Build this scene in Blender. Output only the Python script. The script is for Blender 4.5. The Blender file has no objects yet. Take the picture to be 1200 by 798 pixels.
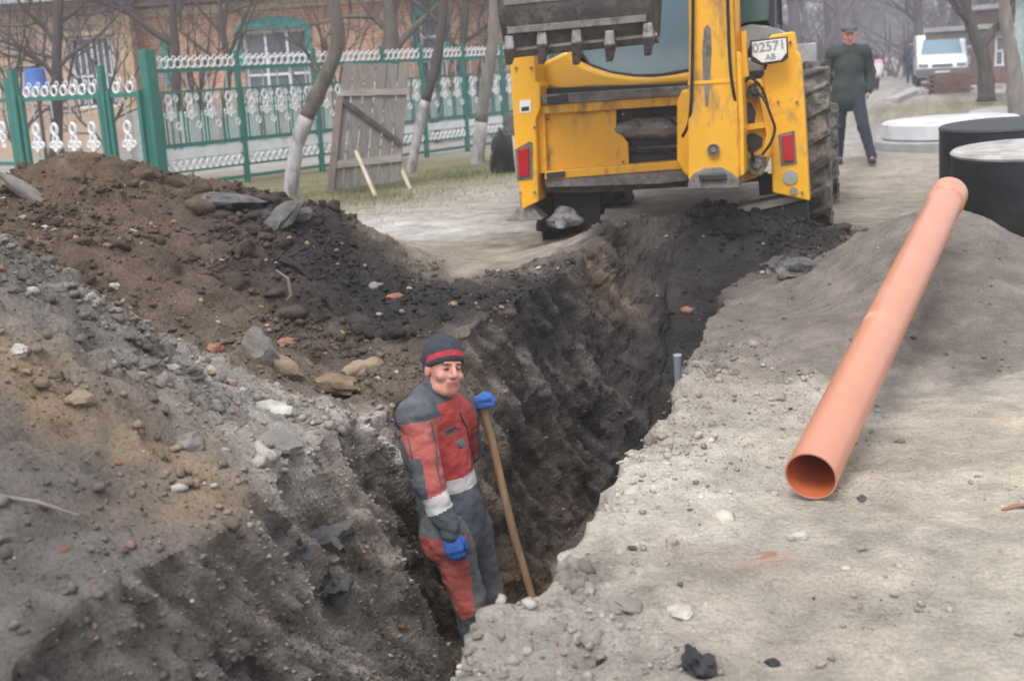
import bpy, bmesh, math, random
import numpy as np
from mathutils import Vector, Matrix, Euler
random.seed(7); np.random.seed(7)
R = math.radians
SC = bpy.context.scene
COL = SC.collection
# ------------------------------------------------------------------ camera
W0, H0 = 1200.0, 798.0
FPX = 1400.0                       # focal length in photo pixels
CAM_H = 1.55
PITCH, ROLL = 12.95, 3.0
cam_d = bpy.data.cameras.new('camera'); cam = bpy.data.objects.new('camera', cam_d); COL.objects.link(cam)
cam_d.sensor_width = 36.0; cam_d.lens = FPX / W0 * 36.0
cam_d.clip_start = 0.05; cam_d.clip_end = 3000
cam_d.dof.use_dof = True; cam_d.dof.focus_distance = 5.4; cam_d.dof.aperture_fstop = 3.2
CAMM = Matrix.Translation((0, 0, CAM_H)) @ Matrix.Rotation(R(90 - PITCH), 4, 'X') @ Matrix.Rotation(R(-ROLL), 4, 'Z')
cam.matrix_world = CAMM
SC.camera = cam
# ------------------------------------------------------------------ sky, overcast sun, exposure
SUN_EL, SUN_AZ = 58.0, 205.0       # high soft sun behind the camera's left shoulder
wd = bpy.data.worlds.new('World'); SC.world = wd; wd.use_nodes = True
nt = wd.node_tree; nt.nodes.clear()
wo = nt.nodes.new('ShaderNodeOutputWorld'); bg = nt.nodes.new('ShaderNodeBackground')
sky = nt.nodes.new('ShaderNodeTexSky'); sky.sky_type = 'NISHITA'; sky.sun_disc = False
sky.sun_elevation = R(SUN_EL); sky.sun_rotation = R(SUN_AZ); sky.air_density = 1.0; sky.dust_density = 6.0; sky.ozone_density = 1.0
hs = nt.nodes.new('ShaderNodeHueSaturation'); hs.inputs['Saturation'].default_value = 0.10
mx = nt.nodes.new('ShaderNodeMix'); mx.data_type = 'RGBA'; mx.inputs[0].default_value = 0.55
mx.inputs[7].default_value = (9.0, 9.3, 9.9, 1)      # even cloud sheet
nt.links.new(sky.outputs[0], hs.inputs['Color']); nt.links.new(hs.outputs[0], mx.inputs[6])
nt.links.new(mx.outputs[2], bg.inputs[0]); nt.links.new(bg.outputs[0], wo.inputs[0])
bg.inputs[1].default_value = 0.135
sun_d = bpy.data.lights.new('sun', 'SUN'); sun_d.energy = 1.5; sun_d.angle = R(22); sun_d.color = (1.0, 0.97, 0.93)
sun = bpy.data.objects.new('sun', sun_d); COL.objects.link(sun)
sun.rotation_euler = (R(90 - SUN_EL), 0, R(180 - SUN_AZ) )
SC.view_settings.view_transform = 'Standard'; SC.view_settings.look = 'None'
SC.view_settings.exposure = 0.42; SC.view_settings.gamma = 1.0
SC.cycles.max_bounces = 5; SC.cycles.diffuse_bounces = 3; SC.cycles.volume_bounces = 1
SC.cycles.use_adaptive_sampling = True
SC.cycles.filter_width = 1.7
SC.cycles.volume_step_rate = 5

# ------------------------------------------------------------------ pixel -> place helpers (photo pixels, 1200 x 798)
RM = np.array(CAMM.to_3x3())
def ray(px, py):
    d = RM @ np.array([(px - W0/2) / FPX, (H0/2 - py) / FPX, -1.0])
    return d
O = np.array([0, 0, CAM_H])
def at(px, py, D):                 # point of that pixel at world depth Y = D
    d = ray(px, py); return O + d * (D / d[1])
def atz(px, py, z=0.0):            # point of that pixel at height z
    d = ray(px, py); return O + d * ((z - CAM_H) / d[2])
AZ = R(19.0)
U = np.array([math.sin(AZ), math.cos(AZ), 0]); T = np.array([math.cos(AZ), -math.sin(AZ), 0])
def at_t(px, py, t):               # on the upright plane parallel to the trench at cross position t
    d = ray(px, py); return O + d * (t / np.dot(T, d))
def proj(P):
    q = RM.T @ (np.asarray(P, float) - O); return (W0/2 + FPX*q[0]/-q[2], H0/2 - FPX*q[1]/-q[2])

# ------------------------------------------------------------------ noise (vectorised gradient noise)
_rs = np.random.RandomState(3)
_perm = _rs.permutation(256); _perm = np.concatenate([_perm, _perm, _perm])
_g = _rs.randn(256, 3); _g /= np.linalg.norm(_g, axis=1)[:, None]
def gnoise(P):
    P = np.asarray(P, float); i = np.floor(P).astype(int); f = P - i; i &= 255
    u = f*f*f*(f*(f*6 - 15) + 10); res = 0
    for dx in (0, 1):
        wx = u[:, 0] if dx else 1 - u[:, 0]
        for dy in (0, 1):
            wy = u[:, 1] if dy else 1 - u[:, 1]
            for dz in (0, 1):
                wz = u[:, 2] if dz else 1 - u[:, 2]
                h = _perm[_perm[_perm[(i[:, 0]+dx) & 255] + ((i[:, 1]+dy) & 255)] + ((i[:, 2]+dz) & 255)]
                g = _g[h]; res = res + wx*wy*wz*((f[:, 0]-dx)*g[:, 0] + (f[:, 1]-dy)*g[:, 1] + (f[:, 2]-dz)*g[:, 2])
    return res * 1.6
def fbm(P, o=4, lac=2.1, gain=0.5):
    a, s, r = 1.0, 1.0, 0
    for k in range(o): r = r + a*gnoise(P*s + k*17.3); a *= gain; s *= lac
    return r
def facet(P, seed=0):
    """broken-earth relief: every Worley cell is a tilted facet"""
    P = np.asarray(P, float); i0 = np.floor(P).astype(int); best = np.full(len(P), 9.0); val = np.zeros(len(P)); rs = np.random.RandomState(90+seed); jt = rs.rand(256, 3); dr = rs.randn(256, 3)*.8; of = rs.rand(256)-.5
    for dx in (-1, 0, 1):
        for dy in (-1, 0, 1):
            for dz in (-1, 0, 1):
                c = i0 + np.array([dx, dy, dz]); k = c & 255; h = _perm[_perm[_perm[k[:, 0]] + k[:, 1]] + k[:, 2]]
                q = P - (c + jt[h]); d = (q*q).sum(1); m = d < best; best = np.where(m, d, best); val = np.where(m, of[h] + (q*dr[h]).sum(1), val)
    return val - .5*np.maximum(0, .0)
def ridged(P, o=3):
    a, s, r = 1.0, 1.0, 0
    for k in range(o): r = r + a*(1 - 2*np.abs(gnoise(P*s + k*9.1))); a *= .5; s *= 2.1
    return r

# ------------------------------------------------------------------ materials
MATS = {}
def mat(name, col, rough=0.6, metal=0.0, var=0.12, scale=6.0, bump=0.0, bscale=40.0, dirt=None, dirt_amt=0.0, dirt_scale=3.0,
        stretch=(1, 1, 1), spec=0.5, coat=0.0):
    m = bpy.data.materials.new(name); m.use_nodes = True; n = m.node_tree; N = n.nodes; L = n.links
    b = N['Principled BSDF']; b.inputs['Roughness'].default_value = rough; b.inputs['Metallic'].default_value = metal
    b.inputs['Specular IOR Level'].default_value = spec; b.inputs['Coat Weight'].default_value = coat
    tc = N.new('ShaderNodeTexCoord'); mp = N.new('ShaderNodeMapping'); mp.inputs['Scale'].default_value = stretch
    L.new(tc.outputs['Object'], mp.inputs[0])
    nz = N.new('ShaderNodeTexNoise'); nz.inputs['Scale'].default_value = scale; nz.inputs['Detail'].default_value = 6
    L.new(mp.outputs[0], nz.inputs['Vector'])
    mr = N.new('ShaderNodeMapRange'); mr.inputs[1].default_value = .3; mr.inputs[2].default_value = .7
    mr.inputs[3].default_value = 1 - var; mr.inputs[4].default_value = 1 + var; L.new(nz.outputs[0], mr.inputs[0])
    mu = N.new('ShaderNodeMix'); mu.data_type = 'RGBA'; mu.blend_type = 'MULTIPLY'; mu.inputs[0].default_value = 1
    mu.inputs[6].default_value = (*col, 1); L.new(mr.outputs[0], mu.inputs[7]); out = mu.outputs[2]
    if dirt:
        n2 = N.new('ShaderNodeTexNoise'); n2.inputs['Scale'].default_value = dirt_scale; n2.inputs['Detail'].default_value = 8
        n2.inputs['Roughness'].default_value = .65; L.new(mp.outputs[0], n2.inputs['Vector'])
        r2 = N.new('ShaderNodeMapRange'); r2.inputs[1].default_value = .62 - .3*dirt_amt; r2.inputs[2].default_value = .78 - .25*dirt_amt
        L.new(n2.outputs[0], r2.inputs[0])
        m2 = N.new('ShaderNodeMix'); m2.data_type = 'RGBA'; m2.inputs[7].default_value = (*dirt, 1)
        L.new(r2.outputs[0], m2.inputs[0]); L.new(out, m2.inputs[6]); out = m2.outputs[2]
        ra = N.new('ShaderNodeMix'); ra.data_type = 'FLOAT'; ra.inputs[2].default_value = rough; ra.inputs[3].default_value = .95
        L.new(r2.outputs[0], ra.inputs[0]); L.new(ra.outputs[0], b.inputs['Roughness'])
    L.new(out, b.inputs['Base Color'])
    if bump:
        n3 = N.new('ShaderNodeTexNoise'); n3.inputs['Scale'].default_value = bscale; n3.inputs['Detail'].default_value = 6
        L.new(mp.outputs[0], n3.inputs['Vector'])
        bp = N.new('ShaderNodeBump'); bp.inputs['Strength'].default_value = bump; bp.inputs['Distance'].default_value = .02
        L.new(n3.outputs[0], bp.inputs['Height']); L.new(bp.outputs[0], b.inputs['Normal'])
    MATS[name] = m; return m
def attr_mat(name, var=.35, scale=9.0, bump=.6, rough=.96):
    """earth: colour of the soil per vertex, mottled and grained by noise"""
    m = bpy.data.materials.new(name); m.use_nodes = True; n = m.node_tree; N = n.nodes; L = n.links
    b = N['Principled BSDF']; b.inputs['Roughness'].default_value = rough; b.inputs['Specular IOR Level'].default_value = .25
    at_ = N.new('ShaderNodeAttribute'); at_.attribute_name = 'soil'
    tc = N.new('ShaderNodeTexCoord')
    out = at_.outputs['Color']
    for sc, v, d in ((1.9, var*.4, 6), (scale, var*.55, 8), (scale*11, var*.75, 6)):
        nz = N.new('ShaderNodeTexNoise'); nz.inputs['Scale'].default_value = sc; nz.inputs['Detail'].default_value = d; nz.inputs['Roughness'].default_value = .62
        L.new(tc.outputs['Object'], nz.inputs['Vector'])
        mr = N.new('ShaderNodeMapRange'); mr.inputs[1].default_value = .32; mr.inputs[2].default_value = .68
        mr.inputs[3].default_value = 1 - v; mr.inputs[4].default_value = 1 + v; L.new(nz.outputs[0], mr.inputs[0])
        mu = N.new('ShaderNodeMix'); mu.data_type = 'RGBA'; mu.blend_type = 'MULTIPLY'; mu.inputs[0].default_value = 1
        L.new(out, mu.inputs[6]); L.new(mr.outputs[0], mu.inputs[7]); out = mu.outputs[2]
    L.new(out, b.inputs['Base Color'])
    n3 = N.new('ShaderNodeTexNoise'); n3.inputs['Scale'].default_value = 55; n3.inputs['Detail'].default_value = 7; n3.inputs['Roughness'].default_value = .7
    L.new(tc.outputs['Object'], n3.inputs['Vector'])
    bp = N.new('ShaderNodeBump'); bp.inputs['Strength'].default_value = bump; bp.inputs['Distance'].default_value = .03
    n4 = N.new('ShaderNodeTexVoronoi'); n4.inputs['Scale'].default_value = 42; L.new(tc.outputs['Object'], n4.inputs['Vector'])
    b2 = N.new('ShaderNodeBump'); b2.inputs['Strength'].default_value = bump*.75; b2.inputs['Distance'].default_value = .02; b2.invert = True
    L.new(n4.outputs['Distance'], b2.inputs['Height'])
    L.new(n3.outputs[0], bp.inputs['Height']); L.new(b2.outputs[0], bp.inputs['Normal']); L.new(bp.outputs[0], b.inputs['Normal'])
    MATS[name] = m; return m
def brick_mat(name, c1, c2, mortar, sx=1.0):
    m = bpy.data.materials.new(name); m.use_nodes = True; n = m.node_tree; N = n.nodes; L = n.links
    b = N['Principled BSDF']; b.inputs['Roughness'].default_value = .9
    tc = N.new('ShaderNodeTexCoord'); sp = N.new('ShaderNodeSeparateXYZ'); cb = N.new('ShaderNodeCombineXYZ')
    L.new(tc.outputs['Object'], sp.inputs[0]); L.new(sp.outputs[0], cb.inputs[0]); L.new(sp.outputs[2], cb.inputs[1])
    br = N.new('ShaderNodeTexBrick'); br.inputs['Scale'].default_value = 1.0
    br.inputs['Brick Width'].default_value = .26; br.inputs['Row Height'].default_value = .078; br.inputs['Mortar Size'].default_value = .008
    br.inputs['Color1'].default_value = (*c1, 1); br.inputs['Color2'].default_value = (*c2, 1); br.inputs['Mortar'].default_value = (*mortar, 1)
    L.new(cb.outputs[0], br.inputs['Vector'])
    nz = N.new('ShaderNodeTexNoise'); nz.inputs['Scale'].default_value = 1.3; nz.inputs['Detail'].default_value = 6; L.new(tc.outputs['Object'], nz.inputs['Vector'])
    mr = N.new('ShaderNodeMapRange'); mr.inputs[1].default_value = .3; mr.inputs[2].default_value = .7; mr.inputs[3].default_value = .75; mr.inputs[4].default_value = 1.2
    L.new(nz.outputs[0], mr.inputs[0])
    mu = N.new('ShaderNodeMix'); mu.data_type = 'RGBA'; mu.blend_type = 'MULTIPLY'; mu.inputs[0].default_value = 1
    L.new(br.outputs[0], mu.inputs[6]); L.new(mr.outputs[0], mu.inputs[7]); L.new(mu.outputs[2], b.inputs['Base Color'])
    MATS[name] = m; return m
def glass_mat(name, col, rough=.08):
    m = bpy.data.materials.new(name); m.use_nodes = True; b = m.node_tree.nodes['Principled BSDF']
    b.inputs['Base Color'].default_value = (*col, 1); b.inputs['Roughness'].default_value = rough; b.inputs['Specular IOR Level'].default_value = .8
    MATS[name] = m; return m

MUD = (.20, .175, .15)
mat('yellow_paint', (.84, .42, .012), .38, var=.08, scale=2.5, dirt=(.42, .24, .06), dirt_amt=.20, dirt_scale=5, coat=.15)
mat('yellow_worn', (.76, .38, .02), .5, var=.15, scale=3, dirt=(.24, .15, .08), dirt_amt=.40, dirt_scale=6, bump=.15, stretch=(1, 1, .35))
mat('yellow_clean', (.88, .47, .04), .38, var=.06, scale=2, dirt=(.40, .30, .12), dirt_amt=.12, dirt_scale=4, coat=.2)
mat('muddy_steel', (.19, .175, .16), .75, var=.25, scale=9, dirt=(.10, .085, .075), dirt_amt=.5, dirt_scale=12, bump=.4)
mat('dark_steel', (.062, .058, .056), .6, metal=.0, var=.35, scale=7, dirt=(.15, .135, .125), dirt_amt=.45, dirt_scale=9, bump=.35)
mat('tooth_steel', (.20, .19, .18), .5, metal=.3, var=.3, scale=14, dirt=(.08, .07, .065), dirt_amt=.4, dirt_scale=20)
mat('black_rubber', (.016, .016, .018), .8, var=.3, scale=8, dirt=(.07, .062, .055), dirt_amt=.2)
mat('muddy_rubber', (.05, .047, .044), .9, var=.3, scale=10, dirt=(.24, .21, .18), dirt_amt=.62, dirt_scale=8)
mat('grey_metal', (.33, .34, .35), .45, metal=.2, var=.15, scale=8, dirt=(.2, .17, .14), dirt_amt=.3)
mat('red_lens', (.42, .012, .016), .25, var=.1, scale=20)
mat('chrome', (.55, .55, .55), .25, metal=1, var=.05)
glass_mat('cab_glass', (.15, .235, .30), .16); glass_mat('green_glass', (.05, .11, .105), .15)
glass_mat('window_glass', (.12, .13, .15), .15)
mat('cab_black', (.03, .03, .034), .5)
mat('plate_white', (.72, .74, .75), .5, var=.05, dirt=(.4, .38, .36), dirt_amt=.15, dirt_scale=30)
mat('plate_ink', (.27, .27, .30), .6)
mat('pipe_orange', (.53, .225, .145), .28, var=.06, scale=3, dirt=(.50, .34, .26), dirt_amt=.22, dirt_scale=7, stretch=(1, .3, 1))
mat('pipe_inside', (.50, .13, .05), .5, var=.05)
mat('pipe_grey', (.30, .34, .38), .5, var=.15)
mat('bitumen', (.012, .014, .018), .55, var=.4, scale=5, dirt=(.05, .05, .055), dirt_amt=.2, bump=.2, bscale=25)
mat('concrete_light', (.42, .415, .41), .85, var=.18, scale=5, dirt=(.26, .245, .23), dirt_amt=.55, dirt_scale=4, bump=.25)
mat('concrete_white', (.56, .565, .58), .8, var=.1, scale=4, dirt=(.36, .35, .34), dirt_amt=.4, dirt_scale=3, bump=.15)
mat('concrete_grey', (.30, .30, .31), .9, var=.15, scale=5, dirt=(.2, .19, .18), dirt_amt=.4, bump=.3)
mat('bark', (.115, .098, .085), .95, var=.3, scale=12, bump=.8, bscale=30, stretch=(1, 1, .3))
mat('bark_dark', (.075, .062, .06), .95, var=.3, scale=12, bump=.6, bscale=30, stretch=(1, 1, .3))
mat('bark_pale', (.20, .18, .165), .95, var=.25, scale=10, bump=.6, stretch=(1, 1, .3))
mat('whitewash', (.40, .39, .40), .95, var=.18, scale=8, dirt=(.17, .15, .13), dirt_amt=.62, dirt_scale=7, bump=.5, stretch=(1, 1, .4))
mat('far_bark', (.12, .105, .11), .95, var=.2, scale=1)
mat('fence_green', (.016, .145, .118), .45, var=.12, scale=5, dirt=(.10, .13, .11), dirt_amt=.2)
mat('fence_white', (.66, .67, .68), .6, var=.08, dirt=(.4, .4, .38), dirt_amt=.25, dirt_scale=5)
mat('fence_pale', (.33, .42, .40), .6, var=.2, scale=10)
mat('wood_grey', (.20, .185, .17), .9, var=.22, scale=6, bump=.5, bscale=22, stretch=(4, 4, .35))
mat('wood_grey_light', (.30, .27, .245), .9, var=.2, scale=6, bump=.4, stretch=(.35, 4, 4))
mat('wood_red', (.22, .165, .145), .9, var=.2, scale=6, stretch=(3, 3, .4))
mat('wood_pale', (.48, .40, .31), .85, var=.15, scale=6, stretch=(3, 3, .4))
mat('wood_handle', (.26, .155, .08), .7, var=.25, scale=8, dirt=(.17, .13, .10), dirt_amt=.35, stretch=(5, 5, .3))
mat('plaster_pink', (.46, .34, .265), .95, var=.12, scale=1.5, dirt=(.32, .25, .2), dirt_amt=.3, dirt_scale=1.2)
mat('plaster_ochre', (.47, .35, .22), .95, var=.12, scale=1.5)
mat('cornice_cream', (.55, .46, .30), .9, var=.08)
mat('roof_slate', (.32, .33, .34), .9, var=.2, scale=2)
mat('roof_dark', (.17, .13, .13), .9, var=.2, scale=2)
mat('paint_teal', (.035, .26, .23), .6, var=.12)
mat('paint_white', (.72, .74, .76), .55, var=.05)
mat('blue_plastic', (.045, .13, .42), .5, var=.1)
brick_mat('brick_pink', (.44, .21, .13), (.54, .31, .21), (.48, .42, .36))
brick_mat('brick_red', (.15, .075, .06), (.19, .095, .075), (.2, .17, .15))
mat('grass_blade', (.13, .17, .055), .8, var=.4, scale=2)
mat('grass_dry', (.26, .23, .13), .9, var=.3, scale=2)
mat('van_white', (.74, .76, .78), .35, var=.03, coat=.3)
mat('van_grey', (.10, .105, .115), .6)
mat('stone_tan', (.27, .205, .14), .95, var=.2, scale=10, bump=.5, dirt=(.2, .16, .12), dirt_amt=.4, dirt_scale=9)
mat('stone_brown', (.20, .145, .09), .95, var=.3, scale=10, bump=.6, dirt=(.12, .1, .08), dirt_amt=.4, dirt_scale=9)
mat('stone_red', (.30, .13, .085), .95, var=.2, scale=12, bump=.4, dirt=(.25, .17, .13), dirt_amt=.35, dirt_scale=14)
mat('stone_grey', (.20, .185, .17), .95, var=.2, scale=10, bump=.5)
mat('stone_white', (.46, .435, .40), .9, var=.25, scale=14, bump=.5, dirt=(.26,.235,.21), dirt_amt=.45, dirt_scale=12)
mat('asphalt', (.085, .083, .085), .9, var=.35, scale=14, bump=.6, dirt=(.2, .185, .17), dirt_amt=.35, dirt_scale=8)
mat('coal_black', (.018, .018, .021), .7, var=.5, scale=10, bump=.6)
attr_mat('earth', var=.27, bump=.8); attr_mat('clod_earth', var=.25, scale=25, bump=.4)
# cloth, skin
mat('skin', (.52, .25, .20), .5, var=.12, scale=28, spec=.35)
mat('skin_lip', (.42, .13, .11), .5, var=.05); mat('hair_dark', (.05, .042, .04), .8)
mat('eye_dark', (.03, .022, .02), .3)
mat('cloth_red', (.44, .055, .05), .85, var=.18, scale=7, bump=.9, bscale=13, dirt=(.36, .10, .08), dirt_amt=.25, dirt_scale=6)
mat('cloth_red_faded', (.46, .105, .09), .85, var=.2, scale=7, bump=.9, bscale=13, dirt=(.32, .15, .12), dirt_amt=.3, dirt_scale=7)
mat('cloth_grey', (.075, .088, .105), .9, var=.2, scale=9, bump=.9, bscale=12, dirt=(.115, .115, .115), dirt_amt=.2, dirt_scale=6)
mat('cloth_trouser', (.115, .125, .14), .9, var=.25, scale=7, bump=.9, bscale=12, dirt=(.2, .185, .17), dirt_amt=.35, dirt_scale=6)
mat('reflective', (.62, .62, .60), .4, var=.1, scale=15, dirt=(.42, .4, .38), dirt_amt=.2, dirt_scale=18)
mat('knit_dark', (.035, .038, .052), .95, var=.25, scale=60, bump=.5, bscale=90)
mat('knit_red', (.42, .035, .055), .95, var=.2, scale=60, bump=.5, bscale=90)
mat('glove_blue', (.022, .11, .42), .65, var=.2, scale=20, bump=.3, bscale=60, dirt=(.03, .06, .15), dirt_amt=.4, dirt_scale=14)
mat('boot_black', (.02, .02, .022), .5)
mat('coat_green', (.030, .042, .040), .9, var=.3, scale=5, bump=.8, bscale=9)
mat('trouser_navy', (.022, .028, .045), .9, var=.2, scale=5, bump=.3, bscale=12)
mat('cap_grey', (.09, .09, .095), .95, var=.2)
mat('coat_blue', (.02, .035, .075), .85); mat('coat_pink', (.70, .30, .38), .8); mat('coat_white', (.7, .68, .7), .8)
mat('black_bag', (.012, .012, .014), .35, var=.2, bump=.5, bscale=15)

# ------------------------------------------------------------------ mesh building
ROOTM = {}                                   # world matrix of every thing's Empty
class MB:
    def __init__(s): s.v = []; s.f = []; s.mi = []; s.cur = 0
    def add(s, vs, fs):
        o = len(s.v); s.v += [tuple(map(float, v)) for v in vs]
        for f in fs: s.f.append(tuple(i + o for i in f)); s.mi.append(s.cur)
        return s
    def box(s, c, d, M=None):
        x, y, z = d[0]/2, d[1]/2, d[2]/2
        vs = [Vector((sx*x, sy*y, sz*z)) for sx in (-1, 1) for sy in (-1, 1) for sz in (-1, 1)]
        if M is not None: vs = [M @ v for v in vs]
        vs = [v + Vector(c) for v in vs]
        return s.add(vs, [(0, 1, 3, 2), (4, 6, 7, 5), (0, 4, 5, 1), (2, 3, 7, 6), (0, 2, 6, 4), (1, 5, 7, 3)])
    def tube(s, pts, rad, n=8, cap=True, flat=1.0):
        pts = [Vector(p) for p in pts]; k = len(pts)
        if not hasattr(rad, '__len__'): rad = [rad]*k
        up = None; rings = []
        for i, p in enumerate(pts):
            d = (pts[min(i+1, k-1)] - pts[max(i-1, 0)])
            if d.length < 1e-9: d = Vector((0, 0, 1))
            d.normalize()
            if up is None: up = Vector((0, 0, 1)) if abs(d.z) < .9 else Vector((0, 1, 0))
            a = d.cross(up)
            if a.length < 1e-6: a = d.orthogonal()
            a.normalize(); b = a.cross(d).normalized(); up = b
            rings.append([p + a*(rad[i]*math.cos(2*math.pi*j/n)) + b*(rad[i]*flat*math.sin(2*math.pi*j/n)) for j in range(n)])
        vs = [v for r in rings for v in r]; fs = []
        for i in range(k-1):
            for j in range(n):
                fs.append((i*n+j, i*n+(j+1) % n, (i+1)*n+(j+1) % n, (i+1)*n+j))
        if cap: fs.append(tuple(range(n-1, -1, -1))); fs.append(tuple((k-1)*n+j for j in range(n)))
        return s.add(vs, fs)
    def lathe(s, prof, n=32, M=None, close=False):   # prof [(r, h)], axis z
        k = len(prof); vs = []
        for r, h in prof:
            for j in range(n):
                a = 2*math.pi*j/n; v = Vector((r*math.cos(a), r*math.sin(a), h)); vs.append(M @ v if M is not None else v)
        fs = []
        for i in range(k if close else k-1):
            i2 = (i+1) % k
            for j in range(n): fs.append((i*n+j, i*n+(j+1) % n, i2*n+(j+1) % n, i2*n+j))
        if not close: fs.append(tuple(range(n-1, -1, -1))); fs.append(tuple((k-1)*n+j for j in range(n)))
        return s.add(vs, fs)
    def prism(s, poly, ext, fn=None):   # poly: list of 3D points (front), ext: extrusion vector
        k = len(poly); a = [Vector(p) for p in poly]; e = Vector(ext); vs = a + [p + e for p in a]
        fs = [tuple(range(k)), tuple(range(2*k-1, k-1, -1))] + [(i, i+k, (i+1) % k + k, (i+1) % k) for i in range(k)]
        return s.add(vs, fs)
    def rock(s, c, r, seed=0, sub=2, squash=.7, rough=.35, M=None):
        V, F = ico(sub); rs = np.random.RandomState(seed)
        d = 1 + rough*.55*fbm(V*1.1 + rs.rand(3)*50, 3) + rough*.55*facet(V*1.25 + rs.rand(3)*50, 5)
        P = V*d[:, None]*np.array(r if hasattr(r, '__len__') else (r, r*(.7+.5*rs.rand()), r*squash))
        a = rs.rand()*6.28; ca, sa = math.cos(a), math.sin(a)
        if M is None: P = P @ np.array([[ca, sa, 0], [-sa, ca, 0], [0, 0, 1]])
        else: P = P @ np.array(M.to_3x3()).T
        return s.add(P + np.array(c), F)
    def build(s, name, m, parent=None, smooth=False, bevel=0.0, world=False, angle=35, seg=2):
        me = bpy.data.meshes.new(name)
        vs = s.v
        if world and parent is not None:
            I = ROOTM[parent.name].inverted(); vs = [tuple(I @ Vector(v)) for v in s.v]
        me.from_pydata(vs, [], s.f)
        ms = m if isinstance(m, (list, tuple)) else [m]
        for x in ms: me.materials.append(MATS[x])
        if len(ms) > 1: me.polygons.foreach_set('material_index', s.mi)
        bm = bmesh.new(); bm.from_mesh(me); bmesh.ops.recalc_face_normals(bm, faces=bm.faces); bm.to_mesh(me); bm.free()
        if smooth:
            me.polygons.foreach_set('use_smooth', [True]*len(me.polygons))
            if angle: me.set_sharp_from_angle(angle=R(angle))
        me.update()
        o = bpy.data.objects.new(name, me); COL.objects.link(o)
        if parent is not None: o.parent = parent
        if bevel:
            b = o.modifiers.new('bevel', 'BEVEL'); b.width = bevel; b.segments = seg; b.limit_method = 'ANGLE'; b.angle_limit = R(30)
        return o
_ico = {}
def ico(sub):
    if sub not in _ico:
        bm = bmesh.new(); bmesh.ops.create_icosphere(bm, subdivisions=sub, radius=1)
        _ico[sub] = (np.array([v.co[:] for v in bm.verts]), [tuple(v.index for v in f.verts) for f in bm.faces]); bm.free()
    return _ico[sub]
def tag(o, label=None, cat=None, group=None, kind=None):
    if label: o['label'] = label
    if cat: o['category'] = cat
    if group: o['group'] = group
    if kind: o['kind'] = kind
    return o
def thing(name, label, cat, loc, rotz=0.0, group=None, rot=None):
    o = bpy.data.objects.new(name, None); COL.objects.link(o); o.empty_display_size = .2
    o.location = tuple(map(float, loc)); o.rotation_euler = rot if rot else (0, 0, rotz)
    ROOTM[o.name] = Matrix.Translation(o.location) @ o.rotation_euler.to_matrix().to_4x4()
    return tag(o, label, cat, group)
def dup(root, loc, rotz=0.0, label=None, scale=1.0):
    r = root.copy(); COL.objects.link(r); r.location = tuple(map(float, loc)); r.rotation_euler = (0, 0, rotz); r.scale = (scale,)*3
    if label: r['label'] = label
    for ch in KIDS.get(root.name, []):
        c = ch.copy(); COL.objects.link(c); c.parent = r
        for g in KIDS.get(ch.name, []):
            d = g.copy(); COL.objects.link(d); d.parent = c
    return r
KIDS = {}
def kids(*objs):
    for o in objs:
        if o.parent: KIDS.setdefault(o.parent.name, []).append(o)
def blur_curve(p0, p1, n): return [Vector(p0).lerp(Vector(p1), i/(n-1)) for i in range(n)]
# ================================================================== GROUND: one sheet with the trench, the spoil heaps and the road
def tps_fit(P, z, lam=.002):
    d = np.linalg.norm(P[:, None]-P[None], axis=2); K = np.where(d > 0, d*d*np.log(d+1e-12), 0) + lam*np.eye(len(P))
    Q = np.c_[np.ones(len(P)), P]; A = np.block([[K, Q], [Q.T, np.zeros((3, 3))]])
    return np.linalg.solve(A, np.r_[z, 0, 0, 0])
HP = [  # (px, py, depth) on the spoil heaps
 (-60,218,8.6),(0,212,8.6),(60,190,8.7),(120,192,8.7),(180,226,8.5),(240,236,8.4),(310,256,8.4),(350,252,8.5),(410,264,8.7),(450,298,8.6),(500,322,8.5),(545,343,8.2),
 (0,250,7.4),(100,290,7.0),(200,300,7.2),(300,330,7.3),(400,350,7.6),(200,385,6.3),(300,415,6.3),(400,430,6.4),(460,400,6.9),(90,340,6.2),
 (-60,262,4.7),(0,292,4.7),(50,318,4.7),(100,350,4.75),(200,410,4.8),(240,432,4.9),(330,468,5.1),(400,488,5.3),(450,500,5.4),
 (0,450,3.7),(0,620,3.1),(0,790,2.6),(100,500,3.7),(200,600,3.5),(200,790,2.65),(300,560,3.9),(380,610,3.85),(400,790,2.75),(300,700,3.05),
 (525,420,6.3),(560,390,6.6),(560,350,7.6),(620,336,8.0),(660,322,8.2),(700,302,8.6),(700,297,8.6),(750,259,9.1),(800,246,9.3),(850,241,9.35),(920,253,9.35),(960,278,9.2),
 (1010,276,7.7),(1070,250,7.4),(1120,246,7.2),(1200,296,7.0),(1240,330,6.9),(1060,330,6.5),(1150,340,6.3),(1000,340,6.9),(930,318,8.0),(960,400,6.0),(1100,400,5.9)]
pts = [at(*p) for p in HP]
for p in [(1200,436,0),(1050,452,0),(900,470,0),(870,395,.03),(800,640,.0),(1000,700,0),(1150,560,0),(700,770,0.0),(620,730,.02),(840,540,0),(720,640,0),(590,790,.0),(1190,790,0),
          (640,285,.03),(560,300,.03),(480,280,.0),(670,275,.05),(925,262,.05),(1000,250,.02),(1150,240,0),(1040,232,0),(900,600,0),(1050,560,0),(1000,520,0),(1100,500,0),(940,540,0),(850,510,0),(1150,470,0),(1200,600,0),(950,490,0),(1100,640,0),(760,560,0),(1050,480,.0)]:
    pts.append(atz(p[0], p[1], p[2]))
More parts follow.
